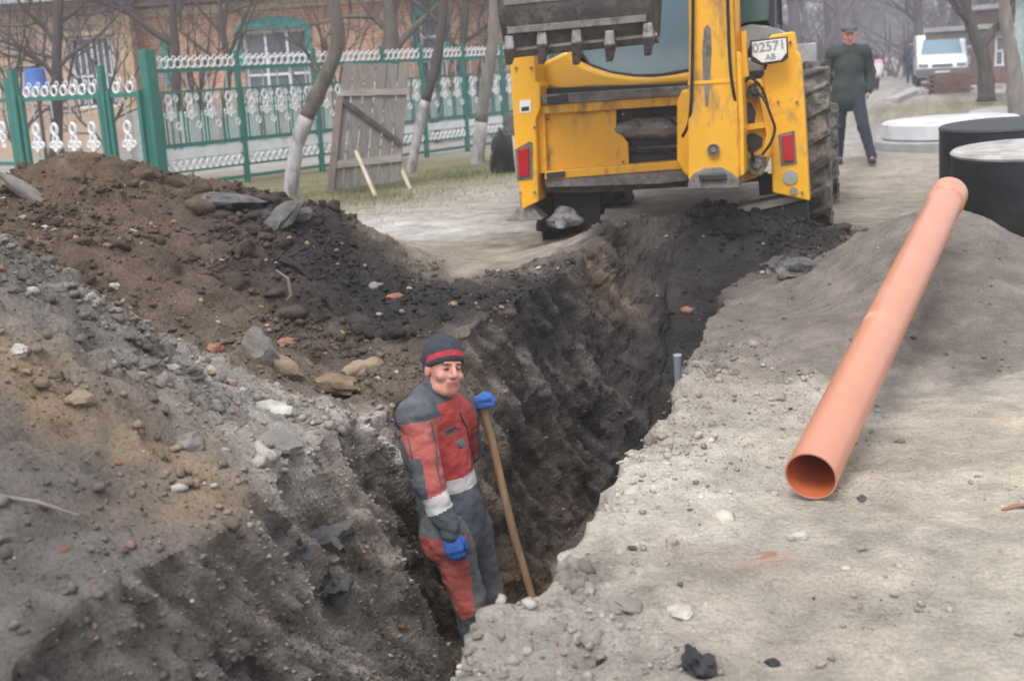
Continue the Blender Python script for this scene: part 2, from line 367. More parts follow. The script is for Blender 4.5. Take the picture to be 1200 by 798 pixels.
pts += [np.array(p, float) for p in [(-4.2,11.3,.12),(-2.6,11.2,.05),(-1,11,.02),(2,10.6,.05),(3.2,10.4,.03),(-6.5,8.5,.9),(-6,5,.8),(-5,2.5,.5),(-4,0,.2),(-1.5,0,.05),(0,0,0),(2,0,0),(4,3,0),(5,6,0),(6,9,0),(0,13,0),(4,13,0),(-4,14,0),(-8,12,.1),(-9,8,.3),(-9,4,.3),(5,12,0),(-3,1.2,.12)]]
pts = np.array(pts); HC = tps_fit(pts[:, :2], pts[:, 2]); HPP = pts[:, :2]
def sstep(a, b, x): t = np.clip((x-a)/(b-a), 0, 1); return t*t*(3-2*t)
def hbase(x, y):
    x = np.atleast_1d(np.asarray(x, float)); y = np.atleast_1d(np.asarray(y, float)); out = np.zeros(x.shape)
    m = (y < 14) & (y > -3) & (np.abs(x) < 10.5)
    if m.any():
        P = np.c_[x[m], y[m]]; d = np.linalg.norm(P[:, None]-HPP[None], axis=2)
        z = np.where(d > 0, d*d*np.log(d+1e-12), 0) @ HC[:len(HPP)] + HC[-3] + P @ HC[-2:]
        w = sstep(14, 12.2, P[:, 1])*sstep(10.5, 8.5, np.abs(P[:, 0]))*sstep(-3, -1, P[:, 1])
        out[m] = np.clip(z, -.12, 1.25)*w
    return out
EDGE = [atz(x, y, 0) for x, y in ((530,806),(552,762),(590,724),(640,706),(664,684),(676,650),(690,618),(705,588),(728,552),(738,524),(770,508),(799,486),(814,428),(825,390),(850,360),(872,340),(915,325),(938,300))]
es = np.array([np.dot(U, p) for p in EDGE]); et = np.array([np.dot(T, p) for p in EDGE]); o_ = np.argsort(es); es, et = es[o_], et[o_]
def tR(s): return np.interp(s, es, et)
def tL(s):
    s = np.asarray(s, float)
    return np.interp(s, [2, 3.0, 3.6, 4.3, 5.0, 6, 7, 8, 9.5], [-1.98, -2.0, -2.12, -2.3, -2.42, -2.40, -2.38, -2.3, -2.15])
BOT = -1.42
def ksec(s): return sstep(9.75, 7.5, s)*sstep(-2.6, -1.2, s)
def gridlines():
    s = np.concatenate([np.geomspace(60, 2.9, 16)*-1, np.arange(-2.7, 1.6, .2), np.arange(1.7, 10.2, .027), np.arange(10.2, 13, .05), np.arange(13, 24, .14), np.geomspace(24, 1400, 46)])
    dl = np.concatenate([np.arange(0, 6.2, .03), np.geomspace(6.2, 14, 40)[1:], np.geomspace(14, 1400, 26)[1:]])
    dr = np.concatenate([np.arange(0, 3.2, .026), np.geomspace(3.2, 12, 90)[1:], np.geomspace(12, 1400, 26)[1:]])
    return s, dl, dr
S_, DL, DR = gridlines()
NL, NR, NW1, NBT, NW2 = len(DL), len(DR), 66, 16, 34
SS = S_[:, None]; ncol = NL + NW1 + NBT + NW2 + NR
wob = lambda s, k: .055*gnoise(np.c_[s*1.7, s*0+k, s*0]) + .035*gnoise(np.c_[s*5.1, s*0+k+5, s*0]) + .02*gnoise(np.c_[s*13, s*0+k+9, s*0])
TLv, TRv = tL(S_) + wob(S_, 3.3), tR(S_) + wob(S_, 8.8)*.55
Tm = np.zeros((len(S_), ncol)); Wp = np.zeros_like(Tm)
Tm[:, :NL] = TLv[:, None] - DL[::-1][None]
w = np.linspace(0, 1, NW1+1)[1:]
run = np.interp(S_, [2, 3.3, 4.2, 4.9, 5.6, 7, 9], [.84, .82, .72, .50, .40, .38, .45])[:, None]
Tm[:, NL:NL+NW1] = TLv[:, None] + run*(.62*w + .38*w**2.2)[None]*(1 + .25*gnoise(np.c_[np.repeat(S_, NW1)*1.3, np.tile(w, len(S_))*1.7, np.zeros(len(S_)*NW1)]).reshape(len(S_), NW1))
Wp[:, NL:NL+NW1] = w
tl2 = Tm[:, NL+NW1-1]; tr2 = TRv - .12
b = np.linspace(0, 1, NBT+1)[1:]
Tm[:, NL+NW1:NL+NW1+NBT] = tl2[:, None] + (tr2-tl2)[:, None]*b[None]; Wp[:, NL+NW1:NL+NW1+NBT] = 1
w2 = np.linspace(1, 0, NW2+1)[1:]
c0 = NL+NW1+NBT
Tm[:, c0:c0+NW2] = TRv[:, None] - .12*(w2**.6)[None]; Wp[:, c0:c0+NW2] = w2
Tm[:, c0+NW2:] = TRv[:, None] + (DR + .012)[None]
X = SS*U[0] + Tm*T[0]; Y = SS*U[1] + Tm*T[1]
Hb = hbase(X.ravel(), Y.ravel()).reshape(X.shape)
kk = ksec(SS)*Wp
Z = Hb*(1-kk) + BOT*kk
P = np.stack([X, Y, Z], -1)
# ---- soil zones: colour, roughness of relief, radius
ROAD=(.42,.375,.325); BEI=(.455,.395,.322); PAL=(.56,.52,.455); SND=(.225,.195,.172); DRK=(.036,.033,.034); DK2=(.052,.047,.046); BRN=(.125,.088,.06); RBR=(.135,.095,.075)
GRY=(.20,.18,.163); TAN=(.30,.21,.125); WHT=(.50,.465,.43); FG=(.165,.15,.138); OLV=(.19,.175,.10); WBR=(.22,.185,.155); BTM=(.10,.068,.045); BLK=(.03,.03,.034); CRS=(.40,.355,.31)
ZN = []
def zd(px, py, D, c, r, rad): ZN.append((at(px, py, D), c, r, rad))
def zz(px, py, c, r, rad, z=0.0): ZN.append((atz(px, py, z), c, r, rad))
def zw(px, py, c, r, rad, t=-2.15): ZN.append((at_t(px, py, t), c, r, rad))
for a in [(0,240,7.8),(60,200,8.6),(130,205,8.5),(60,270,7.2)]: zd(*a, BRN, .8, .8)
for a in [(150,270,7.3),(230,260,8),(220,310,7.1),(280,300,7.6),(120,330,6.4),(220,350,6.6)]: zd(*a, RBR, .6, .42)
for a in [(330,285,8.0),(380,300,8.2),(430,300,8.4),(480,330,8.2),(400,350,7.6),(460,370,7.3),(520,360,7.6),(560,350,7.8),(350,330,7.6),(320,275,8.3),(365,268,8.4),(330,300,7.9),(400,320,7.9),(440,345,7.6),(380,345,7.5),(490,385,7.0),(430,385,7.0),(530,390,6.9)]: zd(*a, DRK, .95, .36)
for a in [(300,400,6.4),(380,410,6.6),(400,440,6.2),(250,380,6.3),(470,440,6.2)]: zd(*a, (.16,.125,.095), 1.0, .4)
for a in [(10,310,4.7),(60,350,4.5),(130,390,4.6),(200,450,4.4),(260,470,4.6),(330,500,4.7),(60,400,4.1),(400,520,4.7),(150,430,4.4)]: zd(*a, GRY, 1.0, .3)
for a in [(0,430,3.9),(40,455,3.85),(80,480,3.8),(120,510,3.75),(160,545,3.7),(200,580,3.65),(240,600,3.6),(290,620,3.6)]: zd(*a, (.36,.25,.15), .45, .10)
for a in [(200,520,3.9),(240,560,3.8),(290,610,3.6)]: zd(*a, (.20,.16,.125), .6, .2)
for a in [(0,500,3.5),(50,520,3.5),(100,560,3.4),(150,600,3.3),(210,640,3.3)]: zd(*a, (.15,.13,.12), .6, .16)
for a in [(280,480,4.75),(350,520,4.6),(230,440,4.85),(330,590,3.95),(300,560,4.1),(360,560,4.2),(380,620,3.9),(420,480,5.3),(440,500,5.0)]: zd(*a, WHT, 1.0, .20)
for a in [(400,640,3.9),(370,650,3.7),(430,610,4.1),(410,680,3.7)]: zd(*a, BLK, 1.3, .12)
for a in [(440,560,4.6),(440,620,4.2),(450,530,4.9)]: zd(*a, (.22,.18,.15), .8, .2)
for a in [(0,560,3.3),(60,620,3.1),(0,700,2.8),(100,720,2.9),(200,700,3.0),(300,760,2.8),(100,790,2.6),(300,680,3.1),(400,760,2.8),(380,720,3.0)]: zd(*a, FG, .62, .32)
for a in [(600,770),(640,720),(700,700),(660,760),(720,760)]: zz(*a, (.37,.34,.31), .75, .22)
for a in [(700,625),(730,600),(760,570),(800,560),(850,570),(820,610)]: zz(*a, PAL, .35, .3)
for a in [(760,520),(800,500),(830,485),(870,460),(850,480)]: zz(*a, CRS, .9, .25)
for a in [(1000,700),(900,620),(1050,620),(1150,560),(900,760),(1000,780),(1080,700),(1100,500)]: zz(*a, BEI, .16, .55)
for a in [(960,640),(940,720),(860,700),(780,700)]: zz(*a, (.33,.295,.26), .2, .25)
for a in [(1180,700),(1150,640),(1120,770),(900,560),(960,520)]: zz(*a, PAL, .12, .3)
for a in [(700,770),(825,785)]: zz(*a, (.12,.11,.11), .7, .09)
for a in [(900,660),(880,640)]: zz(*a, (.44,.22,.13), .2, .07)
for a in [(1000,300,7.6),(1060,290,7.2),(1100,300,7.0),(1170,330,6.6),(1000,360,6.7),(1060,370,6.3),(1150,390,6.0),(920,340,7.6),(1200,380,6.1),(960,410,6.0),(1080,415,5.8),(880,390,6.6),(1170,420,5.7),(1010,425,5.75)]: zd(*a, SND, .16, .33)
for a in [(900,486),(960,474),(1030,466),(1100,458),(1180,450),(850,500),(1230,450)]: zz(*a, (.50,.455,.40), .15, .17)
for a in [(850,300,8.6),(880,270,9.2),(800,280,9.1),(750,300,8.8),(860,330,8.2),(800,340,8.5),(930,280,9.2),(780,380,8.2),(760,340,8.5)]: zd(*a, DRK, .9, .42)
for a in [(700,310,8.6),(660,330,8.2),(620,345,8.0),(600,350,7.7)]: zd(*a, DK2, .8, .3)
zd(735,315,8.6, (.36,.25,.15), .4, .17); zd(720,335,8.3, WBR, .4, .15)
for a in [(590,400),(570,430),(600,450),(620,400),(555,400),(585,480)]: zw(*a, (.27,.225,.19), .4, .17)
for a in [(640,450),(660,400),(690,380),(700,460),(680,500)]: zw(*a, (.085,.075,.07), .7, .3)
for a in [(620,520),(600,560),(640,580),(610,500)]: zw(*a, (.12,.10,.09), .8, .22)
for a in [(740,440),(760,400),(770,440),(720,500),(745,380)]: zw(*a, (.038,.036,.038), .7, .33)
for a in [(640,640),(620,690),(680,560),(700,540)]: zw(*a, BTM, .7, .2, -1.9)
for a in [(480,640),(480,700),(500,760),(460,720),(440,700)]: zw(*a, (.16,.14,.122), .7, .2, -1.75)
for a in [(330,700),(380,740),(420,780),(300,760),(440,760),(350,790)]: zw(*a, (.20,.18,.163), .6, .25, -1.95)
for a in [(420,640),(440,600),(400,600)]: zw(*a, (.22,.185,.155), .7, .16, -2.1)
for a in [(480,270),(440,262)]: zz(*a, (.50,.49,.47), .05, .55)
for a in [(560,300),(600,310),(520,310)]: zz(*a, (.37,.31,.25), .12, .6)
for a in [(600,225),(660,240),(540,240)]: zz(*a, (.38,.34,.30), .1, 1.2)
for a in [(240,232),(340,238),(420,225),(500,205),(560,195),(300,222)]: zz(*a, OLV, .25, 1.1)
for a in [(560,322),(600,316),(520,306),(480,296),(635,306),(580,310),(500,290)]: zz(*a, (.36,.31,.26), .15, .32)
for a in [(700,270),(740,262),(790,252),(830,245),(860,240),(660,285),(720,250),(780,240),(700,240),(900,240)]: zz(*a, (.10,.086,.076), .35, .42)  # dark mud under the loader, with the machine's shadow painted into the colour
for a in [(720,236),(770,234),(820,232),(860,230),(690,246),(740,228),(800,226)]: zz(*a, (.085,.073,.066), .2, .5)  # deeper under the machine: mud tone, darkened further to paint in its shade
for a in [(1000,240),(1040,200),(1100,225),(1000,210)]: zz(*a, (.35,.305,.255), .1, 1.3)
for a in [(1040,90),(1030,110),(1040,75),(1020,140)]: zz(*a, (.36,.335,.31), .05, 6)
for a in [(1130,125),(1080,130),(1160,118)]: zz(*a, (.25,.23,.15), .1, 1.4)
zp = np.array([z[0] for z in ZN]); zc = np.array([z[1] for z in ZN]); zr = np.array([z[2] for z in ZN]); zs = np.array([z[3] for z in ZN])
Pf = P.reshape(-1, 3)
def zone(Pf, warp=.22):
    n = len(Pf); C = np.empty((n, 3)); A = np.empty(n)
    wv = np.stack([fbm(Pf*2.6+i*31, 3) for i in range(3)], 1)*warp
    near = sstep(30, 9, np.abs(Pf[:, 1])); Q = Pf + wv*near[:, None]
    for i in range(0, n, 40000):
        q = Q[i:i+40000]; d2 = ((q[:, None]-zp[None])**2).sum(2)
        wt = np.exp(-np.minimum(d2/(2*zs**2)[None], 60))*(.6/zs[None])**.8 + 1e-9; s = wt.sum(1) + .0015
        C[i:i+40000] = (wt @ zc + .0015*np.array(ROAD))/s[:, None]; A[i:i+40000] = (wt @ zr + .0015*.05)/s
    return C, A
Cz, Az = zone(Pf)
# relief along the surface normal
dS = np.gradient(P, axis=0); dT = np.gradient(P, axis=1); Nn = np.cross(dT, dS); Nn /= np.linalg.norm(Nn, axis=2)[..., None] + 1e-12
Nn *= np.sign(Nn[..., 2:3] + 1e-6*0 + 1e-9)
Nn[:, NL:NL+NW1] = np.where(Nn[:, NL:NL+NW1, :1]*T[0] + Nn[:, NL:NL+NW1, 1:2]*T[1] < 0, -Nn[:, NL:NL+NW1], Nn[:, NL:NL+NW1])
Nf = Nn.reshape(-1, 3); A = Az*sstep(26, 12, np.abs(Pf[:, 1]))*sstep(13, 9, np.abs(Pf[:, 0]))
wallf = np.zeros_like(Wp); wallf[:, NL:c0+NW2] = 1; wallf = (wallf*ksec(SS)*np.sin(np.pi*np.clip(Wp*.5+.25*(Wp > 0), 0, 1))**.5).ravel()
n1 = fbm(Pf*1.6, 3); n2 = fbm(Pf*5.0 + 40, 3); n3 = ridged(Pf*9 + 80, 3); n4 = fbm(Pf*24 + 11, 2)
wq = Pf + .05*np.stack([n2, n1, n2*0], 1); fc1 = facet(wq*5.5, 1); fc2 = facet(wq*13 + 7, 2)
disp = A*(1-.55*wallf)*(.036*n1 + .012*n2 + .034*fc1 + .019*fc2 + .006*np.maximum(n3, -.6) + .014*n4) + (.015*n1*sstep(30, 12, np.abs(Pf[:, 1])) + .004*n4)*sstep(20, 8, np.abs(Pf[:, 1]))
# torn, streaked faces of the cut: slabs leaning down the wall
str_ = fbm(np.c_[Pf @ U*4.2 + Pf[:, 2]*2.2, Pf @ T*3, Pf[:, 2]*1.3], 4); stp = np.floor(str_*3.2)/3.2
fw_ = facet(np.c_[Pf @ U*5 + Pf[:, 2]*2.6, Pf @ T*4, Pf[:, 2]*1.9] + .2*n2[:, None], 3)
sd_ = Pf @ U*1.0 + Pf[:, 2]*.75; stri = fbm(np.c_[sd_*9, Pf @ T*2, Pf[:, 2]*.9], 3); disp += wallf*(.05*str_ + .03*stp + .035*fw_ + .022*stri)
# clod-like bumps on the heaps
cl = np.maximum(0, ridged(Pf*4.2 + 5, 2) - .35)
disp += A*.008*cl
# wheel ruts and raked lines on the sandy heap
Pn = Pf + Nf*disp[:, None]
# colour detail
streak = sstep(.1, .55, str_)*wallf
Cz = Cz*(1 + .22*n2 + .12*n4)[:, None]
Cz = Cz*(1 + wallf*(1.1*sstep(.15, .6, stri) - .35*sstep(.0, -.5, stri)) + .7*streak*sstep(.5, .05, Cz[:, 1]/.4))[:, None]
pale = sstep(.45, .8, fbm(Pf*3.3 + 70, 3))*sstep(.3, .9, Az)*sstep(.04, .14, Cz[:, 1])
Cz = Cz*(1-.35*pale[:, None]) + .35*pale[:, None]*np.array((.36, .33, .30))
dk = sstep(.35, .75, fbm(Pf*2.3 + 120, 3))*sstep(.12, .4, Az); Cz = Cz*(1 - .45*dk)[:, None]
mott = fbm(Pf*np.array([1.1, 2.6, 1]) + 33, 4)*sstep(60, 12, np.abs(Pf[:, 1])); Cz = Cz*(1 + .24*mott*sstep(.5, .1, Az))[:, None]
# tyre tracks along the dirt road
s_c = Pf @ U; t_c = Pf @ T
trk = sum(np.exp(-((t_c - c + .25*gnoise(np.c_[s_c*.25, s_c*0+c, s_c*0]))/.16)**2) for c in (-.75, .9, 2.1, -3.6))*sstep(11.5, 13, Pf[:, 1])*sstep(120, 40, Pf[:, 1])
Cz = Cz*(1 - .22*trk)[:, None]
Cz = np.clip(Cz, .012, .72)
Pn = Pn.reshape(P.shape)
nr, nc = P.shape[:2]
idx = np.arange(nr*nc).reshape(nr, nc)
F = np.stack([idx[:-1, :-1], idx[:-1, 1:], idx[1:, 1:], idx[1:, :-1]], -1).reshape(-1, 4)
me = bpy.data.meshes.new('ground')
me.vertices.add(nr*nc); me.vertices.foreach_set('co', Pn.reshape(-1)); me.loops.add(F.size); me.loops.foreach_set('vertex_index', F.ravel())
me.polygons.add(len(F)); me.polygons.foreach_set('loop_start', np.arange(0, F.size, 4)); me.polygons.foreach_set('loop_total', np.full(len(F), 4))
me.polygons.foreach_set('use_smooth', np.ones(len(F), bool)); me.materials.append(MATS['earth']); me.update(calc_edges=True)
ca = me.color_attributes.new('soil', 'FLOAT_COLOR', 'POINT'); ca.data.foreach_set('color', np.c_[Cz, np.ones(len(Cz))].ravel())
ground = bpy.data.objects.new('ground', me); COL.objects.link(ground); tag(ground, kind='structure')
Pflat = Pn.reshape(-1, 3)
def gz(x, y):
    """height of the finished ground near a point (nearest top-surface vertex)"""
    s = x*U[0]+y*U[1]; t = x*T[0]+y*T[1]
    i = int(np.clip(np.searchsorted(S_, s), 1, nr-1)); row = Tm[i]; j = int(np.argmin(np.abs(row-t))); return float(Pn[i, j, 2])
# ---- loose clods and rubble, thousands of small lumps
def scatter(name, n, dens, size, cat_label, subd=1, seed=1, tint=1.0, sink=.25, flat=.7, colmix=None, maxn=None):
    rs = np.random.RandomState(seed); p = dens/dens.sum(); pick = rs.choice(len(Pflat), n, p=p)
    V, Fi = ico(subd); Fi = np.array(Fi); nv = len(V)
    r = size[0]*np.power(size[1]/size[0], rs.rand(n)**4.2); c = Pflat[pick] + Nf[pick]*(r*(1-sink)*.5-r*sink*.35)[:, None] + (rs.rand(n, 3)-.5)*.006
    sc = r[:, None]*np.c_[.75+.5*rs.rand(n), .75+.5*rs.rand(n), flat*(.7+.5*rs.rand(n))]
    a = rs.rand(n)*6.283; b_ = (rs.rand(n)-.5)*1.2; ca_, sa_, cb_, sb_ = np.cos(a), np.sin(a), np.cos(b_), np.sin(b_)
    J = V[None]*(.62 + .75*rs.rand(n, nv, 1)) + (rs.rand(n, nv, 3)-.5)*.45
    if subd > 1:
        J = V[None]*(1 + .45*facet((V[None]*1.3 + rs.rand(n, 1, 3)*60).reshape(-1, 3), 6).reshape(n, nv, 1) + .25*(rs.rand(n, nv, 1)-.5))
    J = J*sc[:, None]
    y1 = J[..., 1]*cb_[:, None] - J[..., 2]*sb_[:, None]; z1 = J[..., 1]*sb_[:, None] + J[..., 2]*cb_[:, None]; x1 = J[..., 0]
    Q = np.stack([x1*ca_[:, None]-y1*sa_[:, None], x1*sa_[:, None]+y1*ca_[:, None], z1], -1) + c[:, None]
    Ff = (Fi[None] + (np.arange(n)*nv)[:, None, None]).reshape(-1, 3)
    m = bpy.data.meshes.new(name); m.vertices.add(n*nv); m.vertices.foreach_set('co', Q.ravel()); m.loops.add(Ff.size); m.loops.foreach_set('vertex_index', Ff.ravel())
    m.polygons.add(len(Ff)); m.polygons.foreach_set('loop_start', np.arange(0, Ff.size, 3)); m.polygons.foreach_set('loop_total', np.full(len(Ff), 3))
    m.materials.append(MATS['clod_earth']); m.update(calc_edges=True)
    base = Cz[pick]*tint*(.55+.55*rs.rand(n)**1.3)[:, None]
    if colmix is not None:
        k = rs.rand(n); cm = np.array(colmix[1]); base = np.where((k < colmix[0])[:, None], cm[rs.randint(len(cm), size=n)]*(.7+.5*rs.rand(n))[:, None], base)
    cc = np.repeat(np.clip(base, .01, .75), nv, axis=0)
    a_ = m.color_attributes.new('soil', 'FLOAT_COLOR', 'POINT'); a_.data.foreach_set('color', np.c_[cc, np.ones(len(cc))].ravel())
    o = bpy.data.objects.new(name, m); COL.objects.link(o); tag(o, cat_label, 'rubble', kind='stuff'); return o
area = (np.linalg.norm(np.cross(dT, dS), axis=2)).ravel()
vis = (Pflat[:, 1] > 1.8) & (Pflat[:, 1] < 10.2) & (np.abs(Pflat[:, 0]) < 5)
wantR = sstep(.3, .8, Az)*vis*area*(.12 + sstep(-.1, .7, fbm(Pf*1.7+9, 3)))
wantR = wantR/(1+Pflat[:, 1]*.12)*np.where(wallf > .15, .22, 1)*sstep(.25, .7, Nf[:, 2]*0+np.abs(Nf[:, 2]))
scatter('crumbs', 24000, (vis*area*sstep(.35, .7, Az)*(wallf > .1)*np.exp(-((Pf @ U)-3.5).clip(0)/2.5)), (.004, .016), 'fine crumbs of earth clinging to the cut faces of the trench', seed=12, flat=.6, sink=.6, colmix=(.06, [(.4,.37,.34),(.25,.19,.13)]))
scatter('clods', 36000, wantR, (.005, .026), 'crumbled earth clods scattered over the spoil heaps beside the trench', seed=2, colmix=(.05, [(.42,.39,.36),(.36,.33,.3),(.28,.2,.13),(.26,.12,.08)]))
scatter('earth_lumps', 520, wantR*sstep(.45, .9, Az), (.020, .052), 'bigger broken lumps of dark and grey earth on the spoil heaps', subd=2, seed=3, flat=.75, colmix=(.06, [(.33,.31,.29),(.26,.18,.11)]))
wantL = sstep(.9, .1, Az)*vis*area*(Pf @ T > -1.1)*(.1 + sstep(.0, .8, fbm(Pf*1.3+29, 3)))
wantL = wantL*(1 + 3*((Pf @ T) < -.6))
dkw = vis*area*sstep(.10, .05, Cz[:, 1])*sstep(5.8, 6.6, Pflat[:, 1])*(wallf < .1)*(.15 + sstep(-.2, .5, fbm(Pf*1.9+51, 3)))
scatter('black_clods', 620, dkw, (.022, .085), 'coarse black clods heaped along the far side of the trench', subd=2, seed=22, flat=.75, sink=.35)
lipd = sstep(.42, .0, (Pf @ T) - TRv.mean())*((Pf @ T) > -1.3)*vis*area*(wallf < .05)*sstep(7.5, 3, Pf @ U)*(.2 + sstep(-.1, .5, fbm(Pf*2.1+9, 2)))
scatter('lip_rubble', 170, lipd, (.010, .042), 'pale broken lumps of dry earth along the right lip of the trench', subd=2, seed=14, flat=.7, sink=.75)
scatter('gravel', 3600, wantL, (.003, .018), 'small pebbles and crumbs scattered on the pale trampled ground', seed=4, flat=.6, colmix=(.3, [(.45,.42,.38),(.2,.18,.16),(.33,.3,.26),(.1,.09,.09)]))
# ================================================================== TREES
def twigs(mb, p, d, r, length, depth, rs, n=5, spread=.6, up=.15, sides=5, kidsn=(2, 4), minr=.004):
    """one crooked limb with its side shoots"""
    steps = 5 if depth > 0 else 3; pts = [Vector(p)]; dd = Vector(d).normalized(); rad = [r]
    for i in range(steps):
        dd = (dd + Vector((rs.randn(), rs.randn(), rs.randn()))*.16 + Vector((0, 0, up*.3))).normalized()
        pts.append(pts[-1] + dd*length/steps); rad.append(max(minr*.7, r*(1 - .72*(i+1)/steps)))
    mb.tube(pts, rad, n=max(3, sides), cap=False)
    if depth <= 0: return
    for k in range(rs.randint(kidsn[0], kidsn[1]+1)):
        i = rs.randint(1, steps+1); a = rs.rand()*6.283; side = dd.orthogonal().normalized(); side.rotate(Matrix.Rotation(a, 3, dd))
        nd = (dd*(1-spread*.5) + side*spread*(.7+.6*rs.rand()) + Vector((0, 0, up))).normalized()
        twigs(mb, pts[i], nd, max(minr, rad[i]*.72), length*(.55+.3*rs.rand()), depth-1, rs, n, spread, up, max(3, sides-1), kidsn, minr)
def bare_tree(label, path, rad, limbs, seed, wash=None, bark='bark', cat='tree', depth=3, spread=.6, group=None, name='bare_tree', kidsn=(2, 4), lumpy=.12):
    """path: world points of the trunk; wash: number of lower trunk segments painted white"""
    path = [np.array(p, float) for p in path]; rs = np.random.RandomState(seed); base = path[0].copy()
    t = thing(name, label, cat, base, group=group)
    # smooth the path
    k = len(path); cum = np.r_[0, np.cumsum([np.linalg.norm(path[i+1]-path[i]) for i in range(k-1)])]
    u = np.linspace(0, cum[-1], 4*(k-1)+1); PP = np.array(path); pp = np.stack([np.interp(u, cum, PP[:, i]) for i in range(3)], 1); rr = np.interp(u, cum, rad)
    for _ in range(2): pp[1:-1] = .25*pp[:-2] + .5*pp[1:-1] + .25*pp[2:]
    jit = lambda r_: [x*(1 + lumpy*(rs.rand()-.5)*2) for x in r_]
    rr = np.array(jit(rr))
    if wash:
        z0 = wash; j = int(np.argmin(np.abs(pp[:, 2] - z0)))
        mb = MB(); mb.tube([pp[0] - np.array([0, 0, .15])] + list(pp[:j+1]), [rr[0]*1.25] + list(rr[:j+1]), n=12); kids(mb.build('whitewashed_trunk', 'whitewash', t, smooth=True, world=True, angle=0))
        mb = MB(); mb.tube(list(pp[j:]), list(rr[j:]*1.01), n=12); kids(mb.build('trunk', bark, t, smooth=True, world=True, angle=0))
    else:
        mb = MB(); mb.tube([pp[0] - np.array([0, 0, .15])] + list(pp), [rr[0]*1.25] + list(rr), n=10); kids(mb.build('trunk', bark, t, smooth=True, world=True, angle=0))
    mb = MB()
    for (z, d, r, L) in limbs:
        j = int(np.argmin(np.abs(pp[:, 2] - z))); twigs(mb, pp[j], d, r, L, depth, rs, spread=spread, kidsn=kidsn)
    kids(mb.build('crown', bark, t, smooth=True, world=True, angle=0)); return t
def pathpx(pxs, D): return [at(x, y, D) for x, y in pxs]
def grounded(p): p = np.array(p, float); p[2] = gz(p[0], p[1]) - .02; return p
def tD(px, py): return atz(px, py, 0)[1]
d1 = tD(340, 234)
bare_tree('crooked tree with a thick whitewashed trunk leaning right in front of the green fence', pathpx([(340,234),(343,200),(350,160),(368,118),(386,82),(398,48),(393,15),(385,-40)], d1),
          [.105,.095,.09,.10,.10,.09,.085,.08], [(1.55, (-.5, 0, 1), .035, .8), (2.9, (.6, .2, 1), .05, 1.6), (3.4, (-.7, .1, 1), .05, 1.6)], 11, wash=1.05)
d2 = tD(482, 203)
bare_tree('slim whitewashed tree between the propped wooden panel and the loader', pathpx([(482,203),(487,170),(495,130),(507,95),(514,60),(520,20),(517,-60)], d2),
          [.08,.075,.07,.075,.08,.07,.06], [(2.7, (.5, .1, 1), .05, 1.8), (2.2, (-.6, 0, 1), .04, 1.4), (3.2, (-.3, .3, 1), .05, 1.5)], 12, wash=1.15, bark='bark_dark')
d3 = tD(560, 192)
bare_tree('straight pale-barked tree closest to the left side of the loader', pathpx([(560,192),(563,150),(568,110),(575,70),(580,30),(580,-60)], d3),
          [.11,.10,.095,.10,.095,.09], [(3.4, (-.5, .1, 1), .05, 1.6), (3.9, (.3, .3, 1), .05, 1.6)], 13, wash=.7, bark='bark_pale')
bare_tree('grey forked tree rising behind the wooden panel, wide crown', pathpx([(462,165),(462,110),(460,75),(458,40),(455,-20)], 25.5), [.2,.18,.17,.16,.12],
          [(2.0, (.8, 0, .9), .09, 2.4), (2.3, (-.8, 0, .9), .08, 2.4), (2.9, (.5, .3, 1), .08, 2.2), (2.4, (.3, -.2, 1), .05, 2.0), (3.4, (-.4, .1, 1), .06, 2)], 14, spread=.8)
bare_tree('dark twiggy tree behind the gate at far left', pathpx([(66,175),(67,120),(66,70),(68,30),(70,-40)], 23), [.13,.12,.10,.09,.07],
          [(1.6, (-.8, 0, .8), .05, 1.8), (1.9, (.8, 0, .7), .05, 1.8), (2.4, (-.6, .2, .8), .05, 1.8), (2.7, (.7, .1, .8), .045, 1.7), (1.3, (.5, .2, 1), .04, 1.5), (1.2, (-.6, .2, 1), .04, 1.5), (2.1, (-.9, 0, .2), .035, 1.5)], 15, bark='bark_dark', spread=.85, kidsn=(3, 4))
bare_tree('thin dark tree with an oblique limb behind the tall gate post', pathpx([(208,170),(206,110),(207,70),(203,30),(200,-40)], 24), [.10,.10,.09,.08,.06],
          [(2.2, (-.8, 0, .9), .07, 2.4), (2.6, (.6, 0, 1), .04, 1.6), (3.0, (-.3, .2, 1), .04, 1.4)], 16, bark='bark_dark')
bare_tree('spreading bush-like tree in front of the brick wall left of the arched window', pathpx([(262,170),(265,120),(268,80),(262,40),(255,-10)], 26), [.08,.08,.07,.06,.04],
          [(1.7, (-.8, 0, .8), .05, 2.2), (1.9, (.8, 0, .8), .05, 2.2), (2.2, (-.5, .2, 1), .05, 2.0), (2.5, (.5, .1, 1), .05, 1.8), (1.5, (.2, -.2, 1), .05, 2.0)], 17, bark='bark', spread=.75, kidsn=(3, 4))
bare_tree('leafless tree right of the second pale window behind the fence', pathpx([(540,165),(543,110),(540,70),(545,20),(548,-40)], 27), [.10,.10,.09,.08,.06],
          [(1.9, (-.8, 0, .9), .05, 2.2), (2.1, (.8, 0, .9), .05, 2.2), (2.6, (-.5, .2, 1), .05, 2.0), (2.8, (.5, .1, 1), .05, 1.8)], 18, bark='bark', spread=.8, kidsn=(3, 4))
